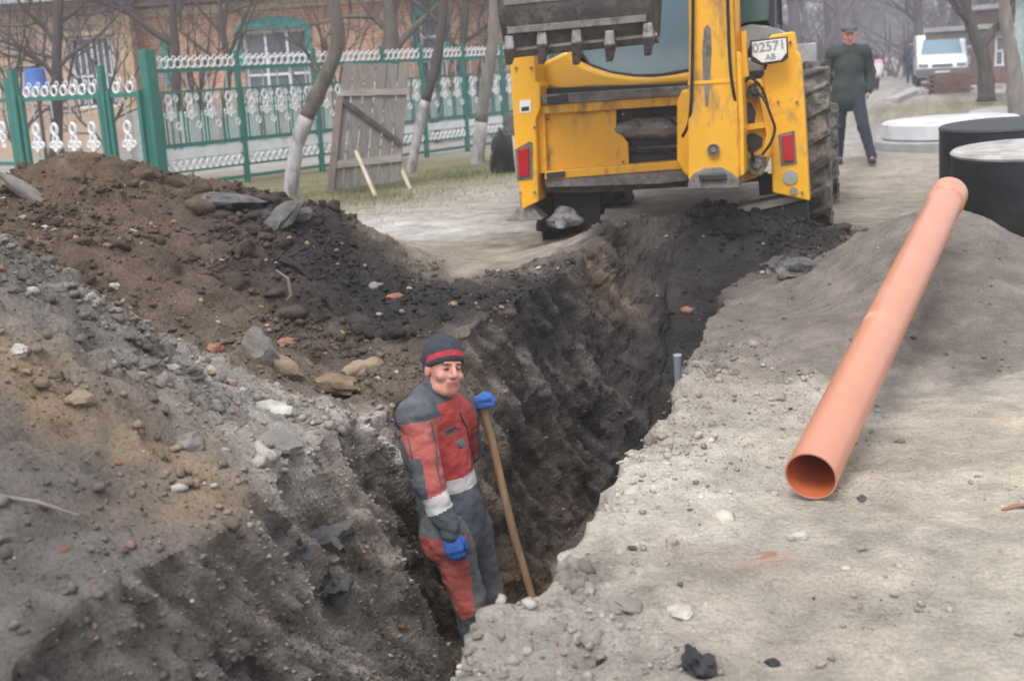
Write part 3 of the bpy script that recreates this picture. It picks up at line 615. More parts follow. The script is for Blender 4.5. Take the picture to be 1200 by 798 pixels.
for i_, (px_, D_, sd_, lb_) in enumerate(((20, 24, 31, 'low twiggy shrub between the left edge and the twin gate posts'), (120, 25, 32, 'bare shrub in front of the white grilled door'), 
        (235, 25, 34, 'tangled bare shrub just right of the thick gate post'), (400, 26, 35, 'bare shrub between arched window and crooked tree'), (510, 26, 37, 'bare shrub in front of the second pale window'), (560, 26.5, 38, 'bare shrub behind the straight pale tree'))):
    b_ = at(px_, 150, D_); b_[2] = 0
    bare_tree(lb_, [b_, b_ + np.array([.05, 0, .5]), b_ + np.array([.0, .1, 1.1])], [.05, .045, .03], [(.3, (-.6, 0, 1), .035, 2.0), (.5, (.6, 0, 1), .035, 2.1), (.8, (-.2, .2, 1), .03, 2.2), (1.0, (.4, -.1, 1), .03, 2.0), (1.1, (-.5, 0, .9), .03, 1.9), (1.1, (.1, 0, 1), .03, 2.2)], sd_, bark='bark_dark', cat='shrub', name='bare_shrub', spread=.7, kidsn=(3, 4))
# right side
bare_tree('dark forked tree beside the red brick pile across the road', pathpx([(1156,112),(1155,85),(1152,60),(1140,40),(1133,10),(1120,-40)], 30), [.23,.20,.18,.15,.12,.09],
          [(1.3, (.9, 0, .9), .12, 2.6), (2.0, (-.9, .1, .8), .07, 2.2), (2.4, (.5, .3, 1), .08, 2.4), (1.8, (-.6, -.2, 1.2), .07, 2.2)], 21, bark='bark_dark', spread=.75, kidsn=(3, 4))
bare_tree('pale peeling tree trunk leaning left at the right edge of the picture', pathpx([(1192,133),(1190,100),(1186,70),(1181,40),(1177,10),(1172,-50)], 21), [.16,.15,.13,.11,.10,.08],
          [(2.3, (.7, 0, 1), .05, 1.8), (2.6, (-.6, .1, 1), .045, 1.8), (3, (.3, .1, 1), .05, 1.6)], 22, bark='bark_pale', kidsn=(2, 3))

# far bare trees lining the end of the road (six shapes, shared meshes)
FT = []
for k in range(6):
    rs = np.random.RandomState(50+k); h = 7.5+1.2*k*.5; t = thing('far_tree', 'far leafless tree fading into the haze beyond the road', 'tree', (0, -300, 0), group='hazy trees at the end of the road')
    pp = [Vector((0, 0, -.3))]; d = Vector((0, 0, 1))
    for i in range(6): d = (d + Vector((rs.randn(), rs.randn(), 0))*.07).normalized(); pp.append(pp[-1] + d*h*.15)
    mb = MB(); mb.tube(pp, [.22, .2, .18, .16, .14, .12, .09], n=6, cap=False); kids(mb.build('trunk', 'far_bark', t, smooth=True, angle=0))
    mb = MB()
    for j in range(9):
        i = rs.randint(2, 7); a = rs.rand()*6.28
        twigs(mb, pp[i], (math.cos(a)*.7, math.sin(a)*.7, .9), .09, h*.36, 3, rs, spread=.7, kidsn=(3, 4), minr=.018, sides=4)
    kids(mb.build('crown', 'far_bark', t, smooth=False)); FT.append(t)
used = [False]*6; rs = np.random.RandomState(77)
spots = []
for i in range(64):
    D = 42 + 110*rs.rand()**.8
    side = rs.rand()
    if side < .50: px = 640 + 370*rs.rand()          # left of the road
    elif side < .8: px = 1075 + 160*rs.rand(); D = max(D, 55)
    else: px = 985 + 110*rs.rand(); D = 105 + 70*rs.rand()
    x = (px-600)/1400*D; spots.append((x, D))
for i in range(14): D = 36+24*rs.rand(); spots.append(((rs.rand()*700-150-600)/1400*D, D+8))
for i, (x, y) in enumerate(spots):
    k = i % 6
    if not used[k]:
        FT[k].location = (x, y, 0); FT[k].rotation_euler = (0, 0, rs.rand()*6.28); used[k] = True
    else: dup(FT[k], (x, y, 0), rs.rand()*6.28, scale=.8+.5*rs.rand())
# undergrowth mass at the far end of the road and behind the houses
mb = MB(); rs = np.random.RandomState(5)
for i in range(900):
    far = rs.rand() < .55
    if far: D = 150+60*rs.rand(); px = 600 + 640*rs.rand()
    else: D = 60 + 60*rs.rand(); px = (660 + 330*rs.rand()) if rs.rand() < .6 else (1090 + 140*rs.rand())
    x = (px-600)/1400*D; h = (2.5+6*rs.rand()) if far else 1.0+2.5*rs.rand()
    for j in range(7):
        p = Vector((x + rs.randn()*1.2, D + rs.randn()*1.5, -.1)); mb.tube([p, p + Vector((rs.randn()*.4, rs.randn()*.4, h*.5)), p + Vector((rs.randn()*1.2, rs.randn()*1.0, h))], [.09, .06, .02], n=3, cap=False)
tag(mb.build('thicket', 'far_bark'), 'hazy leafless thicket closing off the end of the road', 'thicket', kind='stuff')

# ================================================================== HOUSE behind the fence
def frame_on(p0, p1):
    """wall frame: origin, direction along, outward normal (towards camera)"""
    a = Vector((p1[0]-p0[0], p1[1]-p0[1], 0)); L = a.length; a.normalize(); n = Vector((a.y, -a.x, 0)); return Vector((p0[0], p0[1], 0)), a, n, L
def on_wall(px, py, fr):
    o, a, n, L = fr; d = Vector(ray(px, py)); t = (o - Vector(O)).dot(n)/d.dot(n); p = Vector(O) + d*t; return (p - o).dot(a), p.z
def wbox(mb, fr, u0, u1, z0, z1, n0, n1):
    o, a, n, L = fr; c = o + a*((u0+u1)/2) + n*((n0+n1)/2) + Vector((0, 0, (z0+z1)/2)); Mx = Matrix((a, n, Vector((0, 0, 1)))).transposed()
    mb.box(c, (abs(u1-u0), abs(n1-n0), abs(z1-z0)), Mx)
def wall_with_holes(mb, fr, u0, u1, z0, z1, holes, th=.35):
    us = sorted({u0, u1, *[h[0] for h in holes], *[h[1] for h in holes]}); zs_ = sorted({z0, z1, *[h[2] for h in holes], *[h[3] for h in holes]})
    for i in range(len(us)-1):
        for j in range(len(zs_)-1):
            uc, zc_ = (us[i]+us[i+1])/2, (zs_[j]+zs_[j+1])/2
            if not any(h[0] < uc < h[1] and h[2] < zc_ < h[3] for h in holes): wbox(mb, fr, us[i], us[i+1], zs_[j], zs_[j+1], 0, -th)
def strip_world(D1, px1, D2, px2):
    return ((px1-600)/1400*D1*1.0, D1), ((px2-600)/1400*D2, D2)
house = thing('brick_house', 'pinkish brick house with teal arched window trim behind the green fence', 'house', (-5, 29, 0))
pA, pB = strip_world(30.0, 192, 27.5, 640); frR = frame_on(pA, pB)
def rectpx(fr, x0, y0, x1, y1):
    a = on_wall(x0, y1, fr); b_ = on_wall(x1, y0, fr); return a[0], b_[0], a[1], b_[1]
w1 = rectpx(frR, 290, 33, 358, 118); w2 = rectpx(frR, 494, 18, 520, 100); w3 = rectpx(frR, 176+18, 40, 214, 100)
mb = MB(); wall_with_holes(mb, frR, 0, frR[3], -.1, 3.35, [w1, w2]); kids(mb.build('brick_wall', 'brick_pink', house, world=True))
mb = MB(); wbox(mb, frR, 0, frR[3], 3.12, 3.22, .002, .10); wbox(mb, frR, -.05, frR[3], 3.22, 3.30, .002, .18); mb.build('cornice', 'cornice_cream', house, world=True)
mb = MB(); wbox(mb, frR, -.3, frR[3]+.3, 3.352, 3.55, -.6, .45); mb.build('eave', 'roof_dark', house, world=True)
mb = MB(); o_, a_, n_, L_ = frR
mb.prism([o_ + a_*-.4 + n_*.55 + Vector((0,0,3.56)), o_ + a_*-.4 - n_*4 + Vector((0,0,5.9)), o_ + a_*-.4 - n_*8.4 + Vector((0,0,3.56))], a_*(L_+.8)); mb.build('roof', 'roof_slate', house, world=True)
mb = MB(); wbox(mb, frR, .02, frR[3]-.02, -.1, 3.3, -7.9, -8.2); mb.build('rear_wall', 'brick_pink', house, world=True)
def window(parent, fr, r, cols, rows, split, trim, name='window', arch=False, grille=False):
    u0, u1, z0, z1 = r; mb = MB(); fw = .06
    for (a, b_, c, d) in ((u0, u0+fw, z0, z1), (u1-fw, u1, z0, z1), (u0+fw, u1-fw, z0, z0+fw), (u0+fw, u1-fw, z1-fw, z1)): wbox(mb, fr, a, b_, c, d, -.22, -.10)
    for k in range(1, cols): u = u0 + (u1-u0)*k/cols; wbox(mb, fr, u-.03, u+.03, z0+fw, z1-fw, -.20, -.115)
    for zf in split: z = z0 + (z1-z0)*zf; wbox(mb, fr, u0+fw, u1-fw, z-.028, z+.028, -.197, -.12)
    w = mb.build(name, 'paint_white', parent, world=True)
    us = [u0+fw] + [u0+(u1-u0)*k/cols for k in range(1, cols)] + [u1-fw]; zs_ = [z0+fw] + [z0+(z1-z0)*f for f in split] + [z1-fw]
    for i in range(len(us)-1):
        for j in range(len(zs_)-1):
            m2 = MB(); wbox(m2, fr, us[i]+.0, us[i+1]-.0, zs_[j], zs_[j+1], -.17, -.16); p = m2.build('pane', 'window_glass', None); p.parent = w
            # pane mesh is in world space: bring it under the window
            I = ROOTM[parent.name].inverted(); p.data.transform(I)
    if trim:
        mb = MB(); tw = .13
        wbox(mb, fr, u0-tw, u0-.004, z0+(z1-z0)*.45, z1+.02, -.02, .05); wbox(mb, fr, u1+.004, u1+tw, z0+(z1-z0)*.45, z1+.02, -.02, .05)
        o, a, n, L = fr; poly = []
        for k in range(11):
            f = k/10; poly.append(o + a*(u0-tw+(u1-u0+2*tw)*f) + Vector((0, 0, z1 + .10 + .20*math.sin(math.pi*f)**.6)) + n*.055)
        poly += [o + a*(u1+tw) + Vector((0, 0, z1+.024)) + n*.055, o + a*(u0-tw) + Vector((0, 0, z1+.024)) + n*.055]
        mb.prism(poly, -n*.07); m3 = mb.build('window_trim', trim, None); m3.data.transform(ROOTM[parent.name].inverted()); m3.parent = w
        mb = MB(); wbox(mb, fr, u0-.1, u1+.1, z0-.06, z0-.004, -.1, .10); m4 = mb.build('window_sill', 'paint_white', None); m4.data.transform(ROOTM[parent.name].inverted()); m4.parent = w
    return w
window(house, frR, w1, 3, 2, [.36, .62], 'paint_teal'); window(house, frR, w2, 1, 2, [.35, .7], 'paint_teal')
mb = MB(); wbox(mb, frR, w3[0], w3[0]+.22, w3[2], w3[3], .004, .05); mb.build('shutter', 'paint_teal', house, world=True)
mb = MB(); a0 = on_wall(236, 4, frR); wbox(mb, frR, a0[0]-.5, a0[0]+.6, 3.6, 4.1, .56, .62); mb.build('attic_board', 'paint_teal', house, world=True)
# left house
house2 = thing('plastered_house', 'beige plastered house with grilled white door at far left behind the gate', 'house', (-12, 29.5, 0))
pA, pB = strip_world(29.5, -160, 29.3, 188); frL = frame_on(pA, pB)
dr = rectpx(frL, 88, 42, 130, 128)
mb = MB(); wall_with_holes(mb, frL, 0, frL[3], -.1, 3.38, [(dr[0], dr[1], dr[2], dr[3])]); mb.build('plastered_wall', 'plaster_pink', house2, world=True)
mb = MB(); wbox(mb, frL, dr[1]+.15, frL[3]-.004, 0, 3.33, .003, .05); mb.build('ochre_panel', 'plaster_ochre', house2, world=True)
mb = MB(); wbox(mb, frL, dr[0]-.05, dr[1]+.05, dr[3]+.03, dr[3]+.12, .003, .09); mb.build('door_lintel', 'cornice_cream', house2, world=True)
dw = window(house2, frL, dr, 2, 2, [.45], None, name='glazed_door')
for k in range(7):
    u = dr[0]+.1+(dr[1]-dr[0]-.2)*k/6; mb = MB(); wbox(mb, frL, u-.012, u+.012, dr[2]+.1, dr[3]-.08, -.09, -.07); g_ = mb.build('grille_bar', 'paint_white', None); g_.data.transform(ROOTM[house2.name].inverted()); g_.parent = dw
for k, (z, du) in enumerate(((2.02, 0), (2.35, .3), (1.65, -.2))):
    mb = MB(); wbox(mb, frL, 2.2+du, 4.7+du, z, z+.05, .004, .03); mb.build('wall_crack_board', 'roof_dark', house2, world=True)
o_, a_, n_, L_ = frL
mb = MB(); wbox(mb, frL, -.3, L_+.1, 3.384, 3.52, -.5, .5); mb.build('eave', 'roof_dark', house2, world=True)
mb = MB(); mb.prism([o_ - a_*.3 + n_*.6 + Vector((0,0,3.53)), o_ - a_*.3 - n_*3.5 + Vector((0,0,5.6)), o_ - a_*.3 - n_*7.4 + Vector((0,0,3.53))], a_*(L_+.35)); mb.build('roof', 'roof_slate', house2, world=True)
# blue barrel in the yard, low grey board fence behind the metal one
bp_ = at(42, 95, 22.5)
bb = thing('blue_tub', 'blue plastic tub upside down on a stake behind the left gate post', 'tub', (bp_[0], bp_[1], 0))
mb = MB(); mb.lathe([(.23, 1.52), (.21, 1.56), (.17, 1.92), (.14, 1.94)], 24); mb.build('tub_body', 'blue_plastic', bb, smooth=True)
mb = MB(); mb.tube([(0, 0, -.1), (0, 0, 1.9)], .035, 6); mb.build('stake', 'bark_dark', bb)

# ================================================================== METAL FENCE and GATE
fA, fB = atz(190, 228, 0), atz(592, 172, 0); fdir = Vector(fB-fA); fdir.z = 0; fL = fdir.length; fdir.normalize(); fn = Vector((fdir.y, -fdir.x, 0)); FRF = (Vector((fA[0], fA[1], 0)), fdir, fn, fL)
fence = thing('metal_fence', 'green metal fence with white scrollwork running behind the trees', 'fence', (fA[0], fA[1], 0))
def ring_mesh(a, b_, r, n=10, m=5):
    mb = MB(); vs = []; fs = []
    for i in range(n):
        t = 2*math.pi*i/n
        for j in range(m):
            q = 2*math.pi*j/m; vs.append(((a + r*math.cos(q))*math.cos(t), r*math.sin(q), (b_ + r*math.cos(q))*math.sin(t)))
    for i in range(n):
        for j in range(m): fs.append((i*m+j, ((i+1) % n)*m+j, ((i+1) % n)*m+(j+1) % m, i*m+(j+1) % m))
    mb.add(vs, fs); return mb
def proto_mesh(mb, m):
    o = mb.build('proto', m); me_ = o.data; bpy.data.objects.remove(o); return me_
ME_RING = proto_mesh(ring_mesh(.062, .062, .016), 'fence_white'); ME_OVAL = proto_mesh(ring_mesh(.042, .055, .018), 'fence_white')
mbs = MB(); mbs.tube([(0, 0, 0), (0, 0, .05), (0, 0, .17)], [.012, .018, .003], 5); ME_SPIKE = proto_mesh(mbs, 'fence_white')
mbf = ring_mesh(.04, .052, .02); m2_ = ring_mesh(.048, .06, .02); mbf.add([(x, y, z+.118) for x, y, z in m2_.v], m2_.f); mbf.box((0, 0, -.09), (.09, .02, .05)); ME_FIG8 = proto_mesh(mbf, 'fence_white')
mbw = ring_mesh(.035, .05, .024); m3_ = ring_mesh(.03, .03, .018); mbw.add([(x+.075, y, z+.02) for x, y, z in m3_.v], m3_.f); mbw.add([(x-.075, y, z+.02) for x, y, z in m3_.v], m3_.f); ME_TRE = proto_mesh(mbw, 'fence_white')
def place(me_, name, parent, loc, rz, scale=1.0):
    o = bpy.data.objects.new(name, me_); COL.objects.link(o); o.parent = parent
    o.matrix_basis = ROOTM[parent.name].inverted() @ Matrix.Translation(loc) @ Matrix.Rotation(rz, 4, 'Z') @ Matrix.Scale(scale, 4); return o
def fpost(parent, fr, u, z1, w, n=0.0, mname='fence_green', z0=-.2):
    mb = MB(); wbox(mb, fr, u-w/2, u+w/2, z0, z1, n-w/2, n+w/2); return mb.build('post', mname, parent, world=True, bevel=.008)
def rail(parent, fr, u0, u1, z, h=.05, d=.03, m='fence_green', n=0.0):
    mb = MB(); wbox(mb, fr, u0, u1, z-h/2, z+h/2, n-d/2, n+d/2); return mb.build('rail', m, parent, world=True)
def uof(fr, px, py): return on_wall(px, py, fr)[0]
posts = [uof(FRF, x, y) for x, y in ((190,220),(290,205),(377,190),(455,180),(500,178),(548,175),(592,170))]
posts += [posts[-1]+1.8*k for k in (1, 2, 3)]
rzF = math.atan2(fdir.y, fdir.x)
for i, u in enumerate(posts):
    fpost(fence, FRF, u, 1.98 if i else 2.02, .075 if i else .17)
for i in range(len(posts)-1):
    u0, u1 = posts[i]+(.085 if i == 0 else .04), posts[i+1]-.04
    for z, h in ((1.72, .055), (1.42, .03), (.66, .06), (.28, .03), (.10, .05)): rail(fence, FRF, u0, u1, z, h)
    n_o = max(3, int((u1-u0)/.12)); near = i < 7
    for k in range(n_o):
        u = u0 + (u1-u0)*(k+.5)/n_o; p = FRF[0] + fdir*u
        place(ME_RING, 'scroll', fence, p + Vector((0, 0, 1.815)), rzF)
        place(ME_RING, 'scroll', fence, p + fdir*.06 + Vector((0, 0, 1.885)), rzF, .55)
        if k % 2 == 0 or True: place(ME_OVAL, 'scroll', fence, p + Vector((0, 0, .36)), rzF, 1.1)
    n_p = max(3, int((u1-u0)/.30))
    for k in range(n_p):
        u = u0 + (u1-u0)*(k+.5)/n_p; p = FRF[0] + fdir*u
        place(ME_FIG8, 'ornament', fence, p + Vector((0, 0, 1.17)), rzF, 1.15); place(ME_TRE, 'ornament', fence, p + Vector((0, 0, 1.07)), rzF, 1.0)
        mb = MB(); wbox(mb, FRF, u-.012, u+.012, .69, 1.06, -.01, .01); mb.build('picket', 'fence_pale', fence, world=True); mb = MB(); wbox(mb, FRF, u-.009, u+.009, 1.44, 1.69, -.008, .008); mb.build('picket', 'fence_pale', fence, world=True)
        place(ME_OVAL, 'ornament', fence, p + fdir*.14 + Vector((0, 0, .93)), rzF, .9); place(ME_OVAL, 'ornament', fence, p + fdir*.14 + Vector((0, 0, 1.33)), rzF, .75)
        for du in (-.12, -.06, .06, .12):
            mb = MB(); wbox(mb, FRF, u+du-.012, u+du+.012, .69, 1.40, -.008, .008); mb.build('picket', 'fence_pale' if du > 0 else 'fence_green', fence, world=True)
    mb = MB(); wbox(mb, FRF, u0, u1, .47, .60, -.006, .006); mb.build('lower_band', 'fence_white', fence, world=True)
# gate: two leaves left of the thick post
gA, gB = atz(30, 226, 0), atz(186, 229, 0); gd = Vector(gB-gA); gd.z = 0; gL = gd.length; gd.normalize(); gn = Vector((gd.y, -gd.x, 0)); FRG = (Vector((gA[0], gA[1], 0)), gd, gn, gL); rzG = math.atan2(gd.y, gd.x)
def gate(label, u0, u1, zt=1.42, tallpost=None):
    g = thing('metal_gate', label, 'gate', FRG[0] + gd*u0)
    for u in (u0+.04, u1-.04): fpost(g, FRG, u, zt+.06, .07, z0=.05)
    for z, h in ((zt, .07), (.42, .05), (.12, .05)): rail(g, FRG, u0+.08, u1-.08, z, h)
    n_o = max(2, int((u1-u0-.1)/.21))
    for k in range(n_o):
        u = u0+.08 + (u1-u0-.16)*(k+.5)/n_o; p = FRG[0] + gd*u
        place(ME_RING, 'scroll', g, p + Vector((0, 0, zt+.10)), rzG, 1.15); place(ME_RING, 'scroll', g, p + gd*.08 + Vector((.0, 0, zt+.20)), rzG, .6)
        place(ME_RING, 'scroll', g, p + Vector((0, 0, .27)), rzG, 1.1)
    for k in range(max(1, n_o//2)):
        u = u0+.08 + (u1-u0-.16)*(k+.5)/max(1, n_o//2); p = FRG[0] + gd*u
        place(ME_FIG8, 'ornament', g, p + Vector((0, 0, .80)), rzG, 1.35); place(ME_TRE, 'ornament', g, p + Vector((0, 0, .70)), rzG, 1.3)
        mb = MB(); wbox(mb, FRG, u-.013, u+.013, .45, .62, -.01, .01); mb.build('picket', 'fence_pale', g, world=True); mb = MB(); wbox(mb, FRG, u-.010, u+.010, 1.12, zt-.04, -.008, .008); mb.build('picket', 'fence_pale', g, world=True)
    return g
uM = on_wall(133, 200, FRG)[0]
g1 = gate('wide green gate leaf with white rings between the double post and the middle post', .18, uM-.06)
g2 = gate('narrow green gate leaf between the middle post and the thick right post', uM+.06, gL-.12)
mb = MB(); wbox(mb, FRG, -.10, .02, -.2, 1.74, -.06, .06); pz = mb.build('gate_post', 'fence_green', bevel=.01); tag(pz, 'left half of the twin green gate posts near the left edge', 'post')
mb = MB(); wbox(mb, FRG, .03, .15, -.2, 1.86, -.055, .065); pz = mb.build('gate_post', 'fence_green', bevel=.01); tag(pz, 'taller right half of the twin green gate posts near the left edge', 'post')
mb = MB(); wbox(mb, FRG, uM-.045, uM+.045, -.2, 1.85, -.045, .045); pz = mb.build('gate_post', 'fence_green', bevel=.01); tag(pz, 'slim green post standing between the two gate leaves', 'post')
FRH = (FRG[0] - gd*3.2, gd, gn, 3.1)
f2 = thing('metal_fence', 'green and white fence section at the very left edge of the picture', 'fence', FRH[0])
for u in (0, 1.5): fpost(f2, FRH, u, 1.62, .07)
for z in (1.42, .12, .45): rail(f2, FRH, 0, 3.05, z, .06)
for k in range(14):
    p = FRH[0] + gd*(.12+.21*k); place(ME_RING, 'scroll', f2, p + Vector((0, 0, 1.54)), rzG, 1.15); place(ME_SPIKE, 'spike', f2, p + Vector((0, 0, 1.62)), rzG)
    if k % 2: place(ME_FIG8, 'ornament', f2, p + Vector((0, 0, .85)), rzG, 1.3)
# low white-grey board fence behind (in the yard)
yA, yB = at(150, 160, 23.5), at(600, 120, 27); FRY = frame_on(yA, yB); yf = thing('board_fence', 'low grey board fence in the yard behind the green fence', 'fence', (yA[0], yA[1], 0))
nb = 58
for k in range(nb):
    u = FRY[3]*(k+.5)/nb; mb = MB(); wbox(mb, FRY, u-.055, u+.055, 0, 1.02+.06*math.sin(k*2.3), -.01, .012); mb.build('board', 'fence_pale' if k % 3 else 'concrete_grey', yf, world=True)

# ================================================================== propped wooden panel
dp = tD(395, 226) ; pn = thing('wooden_panel', 'weathered grey plank panel with a diagonal brace propped up before the fence', 'panel', at(395, 226, dp))
c00, c10, c01, c11 = at(387,224,dp), at(470,213,dp+.15), at(402,74,dp+.35), at(480,74,dp+.5)
def bil(u, v): return Vector((c00*(1-u)+c10*u)*(1-v) + (c01*(1-u)+c11*u)*v)
pnn = (bil(1, 0)-bil(0, 0)).cross(bil(0, 1)-bil(0, 0)).normalized()
for k in range(6):
    a, b_ = k/6+.008, (k+1)/6-.008; top = 1 - .012*((k*37) % 5)/4; q = pnn*(.004*((k*13) % 4))
    mb = MB(); mb.prism([bil(a, .0)+q, bil(b_, .0)+q, bil(b_, top)+q, bil(a, top)+q], -pnn*.03); mb.build('plank', 'wood_grey', pn, world=True, bevel=.003)
def strap(u0, v0, u1, v1, w, name, m, lift=.03):
    p, q = bil(u0, v0)+pnn*.014, bil(u1, v1)+pnn*.014; d = (q-p).normalized(); s = pnn.cross(d).normalized()*w/2
    mb = MB(); mb.prism([p-s, q-s, q+s, p+s], pnn*lift); return mb.build(name, m, pn, world=True, bevel=.003)
strap(.0, .76, 1.0, .755, .085, 'batten', 'wood_grey_light'); strap(.0, .20, .98, .20, .10, 'batten', 'wood_grey_light')
strap(.03, .71, .95, .32, .07, 'diagonal_brace', 'bark_dark', .045); strap(.0, -.02, .0, .74, .09, 'edge_board', 'wood_red', .05)
for (x0, y0, x1, y1, lab) in ((417,177,441,232,'left thin pale stick propping the wooden panel'), (461,176,481,222,'right thin pale stick propping the wooden panel')):
    p1 = atz(x1, y1, 0); p0 = at(x0, y0, p1[1]+.55); mb = MB(); mb.tube([p1, p0], [.028, .026], 4, flat=.7); tag(mb.build('prop_stick', 'wood_pale'), lab, 'stick')
# trash by the pale tree
def blob(name, c, r, m, lab, cat, seed, squash=.8, rough=.5, **k):
    mb = MB(); mb.rock(c, r, seed, 3, squash, rough); return tag(mb.build(name, m, smooth=True, angle=50), lab, cat, **k)
p = atz(590, 203, 0); blob('rubbish_bag', (p[0], p[1], .22), (.20, .2, .33), 'black_bag', 'black rubbish bag slumped at the fence beside the loader', 'bag', 3)
p = atz(600, 190, 0); blob('rubbish_heap', (p[0]+.05, p[1]+.3, .3), (.2, .2, .34), 'dark_steel', 'dark grey heap of scrap behind the black rubbish bag', 'scrap', 4)
p = atz(612, 205, 0); mb = MB(); mb.tube([(p[0]-.06, p[1], 0), (p[0]-.1, p[1]+.2, .55)], [.03, .02], 6); tag(mb.build('pale_stake', 'wood_pale'), 'short pale wooden stake leaning by the rubbish bag', 'stake')
# grass tufts
def grass(name, spots, n, h, m, lab, seed):
    rs = np.random.RandomState(seed); vs = []; fs = []
    for (px, py, rad) in spots:
        c = atz(px, py, 0)
        for i in range(n):
            x, y = c[0]+rs.randn()*rad, c[1]+rs.randn()*rad; z = .0; a = rs.rand()*6.28; hh = h*(.4+rs.rand()); w = .006; lx, ly = rs.randn()*.3*hh, rs.randn()*.3*hh
            k = len(vs); vs += [(x-w*math.cos(a), y-w*math.sin(a), z-.01), (x+w*math.cos(a), y+w*math.sin(a), z-.01), (x+lx, y+ly, z+hh)]; fs.append((k, k+1, k+2))
    mb = MB(); mb.v = vs; mb.f = fs; mb.mi = [0]*len(fs); return tag(mb.build(name, m), lab, 'grass', kind='stuff')
grass('green_grass', [(322,240,.22),(335,243,.15),(424,226,.25),(545,203,.4),(440,232,.3),(550,208,.3)], 420, .07, 'grass_blade', 'sparse fresh green grass tufts along the foot of the fence', 1)
grass('dry_grass', [(300,232,.5),(380,232,.6),(420,240,.7),(470,228,.8),(510,215,.9),(540,210,.7),(360,240,.5),(1090,130,2),(1140,124,2),(1120,133,2),(250,232,.3)], 500, .06, 'grass_dry', 'dry trampled grass on the verge between fence and road and across the road', 2)

# ================================================================== ORANGE PIPE
pn_, pf_ = at(950, 558, 3.98), at(1112, 228, 6.62)
Rp = .093; pn_[2] = max(pn_[2], gz(pn_[0], pn_[1])+Rp-.004)
dv = Vector(pf_)-Vector(pn_); Lp = dv.length; q = dv.to_track_quat('Z', 'Y').to_matrix().to_4x4()
pipe = thing('sewer_pipe', 'long orange plastic sewer pipe lying over the sandy heap', 'pipe', pn_, rot=q.to_euler())
mb = MB(); mb.lathe([(Rp-.006, 0), (Rp, .0), (Rp, Lp-.16), (Rp+.008, Lp-.15), (Rp+.008, Lp), (Rp-.004, Lp)], 48, close=True); mb.build('pipe_wall', 'pipe_orange', pipe, smooth=True)
mb = MB(); mb.lathe([(Rp-.0062, .002), (Rp-.0075, .002), (Rp-.0075, Lp*.98), (Rp-.0062, Lp*.98)], 48, close=True); mb.build('pipe_lining', 'pipe_inside', pipe, smooth=True)
mb = MB(); mb.prism([(-.022, -Rp-.0008, .42), (.022, -Rp-.0008, .42), (.022, -Rp-.0008, .46), (-.022, -Rp-.0008, .46)], (0, .001, 0))
p0, p1 = at_t(794, 416, -1.42), at_t(797, 470, -1.42)
mb = MB(); p0, p1 = Vector(p0), Vector(p1); dd_ = (p1-p0).normalized(); mb.tube([p0, p1, p1 + dd_*1.2], [.028, .028, .028], 14); tag(mb.build('steel_pipe', 'pipe_grey', smooth=True), 'thin grey-blue pipe standing upright in the dark end of the trench', 'pipe')

# ================================================================== CONCRETE RINGS across the road
def well_ring(label, D, xl, xr, yt, h, R0, matb='bitumen', lid='concrete_light', tilt=.10, dark_top=False):
    c = at((xl+xr)/2, yt, D); t = thing('well_ring', label, 'concrete ring', (c[0], c[1], 0), rot=(R(1.5), R(-2.5), 0))
    mb = MB(); mb.lathe([(R0*.93, 0), (R0, .06), (R0*1.0, h), (R0*.86, h), (R0*.82, .02)], 64, close=True); mb.build('ring_wall', matb, t, smooth=True)
    if lid: mb = MB(); mb.lathe([(0.001, h-.02), (R0*.999, h-.008), (R0*1.012, h+.012), (R0*.98, h+.03), (0.001, h+.034)], 64); mb.build('lid', lid, t, smooth=True)
    return t
Dr = 9.35; hr = .76
well_ring('black bitumen-coated concrete ring with a pale lid, nearest at the right edge', Dr, 1123, 1299, 184, .70, .585)
well_ring('all-black bitumen-coated concrete ring standing behind the nearer pale-topped one', 11.6, 1108, 1252, 152, .74, .595, lid='bitumen')
def slab(label, cx, cy, z0, h, R0, m, name='ring_cover', hole=0):
    t = thing(name, label, 'concrete cover', (cx, cy, z0), rot=(R(.3), R(-1.6), 0)); prof = [(hole or .001, 0), (R0-.03, 0), (R0, .02), (R0, h-.02), (R0-.03, h), (hole or .001, h+.01)]
    mb = MB(); mb.lathe(prof, 64, close=bool(hole)); mb.build('disc', m, t, smooth=True); return t
c = atz(1128, 178, 0)
slab('grey concrete cover lying flat at the bottom of the pair by the road', c[0]+.12, c[1]+.95, .0, .17, 1.05, 'concrete_grey')
slab('white concrete cover stacked on top of the grey one by the road', c[0]+.16, c[1]+.95, .18, .24, .99, 'concrete_white')
c = atz(1225, 150, 0); slab('pale concrete cover lying behind the black rings at the right edge', c[0], c[1]+.6, .02, .30, 1.05, 'concrete_light')
c = atz(1000, 186, 0); mb = MB()
# kerb stones along the far yard
for i, (x0, y0, x1, y1, lab) in enumerate(((1052,122,1082,108,'pale kerb stone at the turn of the drive across the road'), (1078,112,1130,108,'long pale kerb stone before the red brick pile'), (1134,108,1180,104,'long pale kerb stone between brick pile and pale tree'))):
    a, b_ = atz(x0, y0, 0), atz(x1, y1, 0); fr = frame_on(a, b_); mb = MB(); wbox(mb, fr, 0, fr[3]-.08, -.05, .16, -.35, 0); tag(mb.build('kerb_stone', 'concrete_light', bevel=.02), lab, 'kerb stone')
# brick pile
c = atz(1112, 110, 0); Db = c[1]; bpile = thing('brick_pile', 'neat stack of red bricks under the forked tree across the road', 'bricks', c)
rs = np.random.RandomState(4)
wb = 1.25
for r_ in range(9):
    for k in range(5):
        mb = MB(); mb.box((-wb/2 + .25*(k+.5) + (.12 if r_ % 2 else 0) + rs.randn()*.006, .15+rs.randn()*.01, .035+.072*r_), (.24, .5, .066)); mb.build('brick', 'brick_red', bpile)
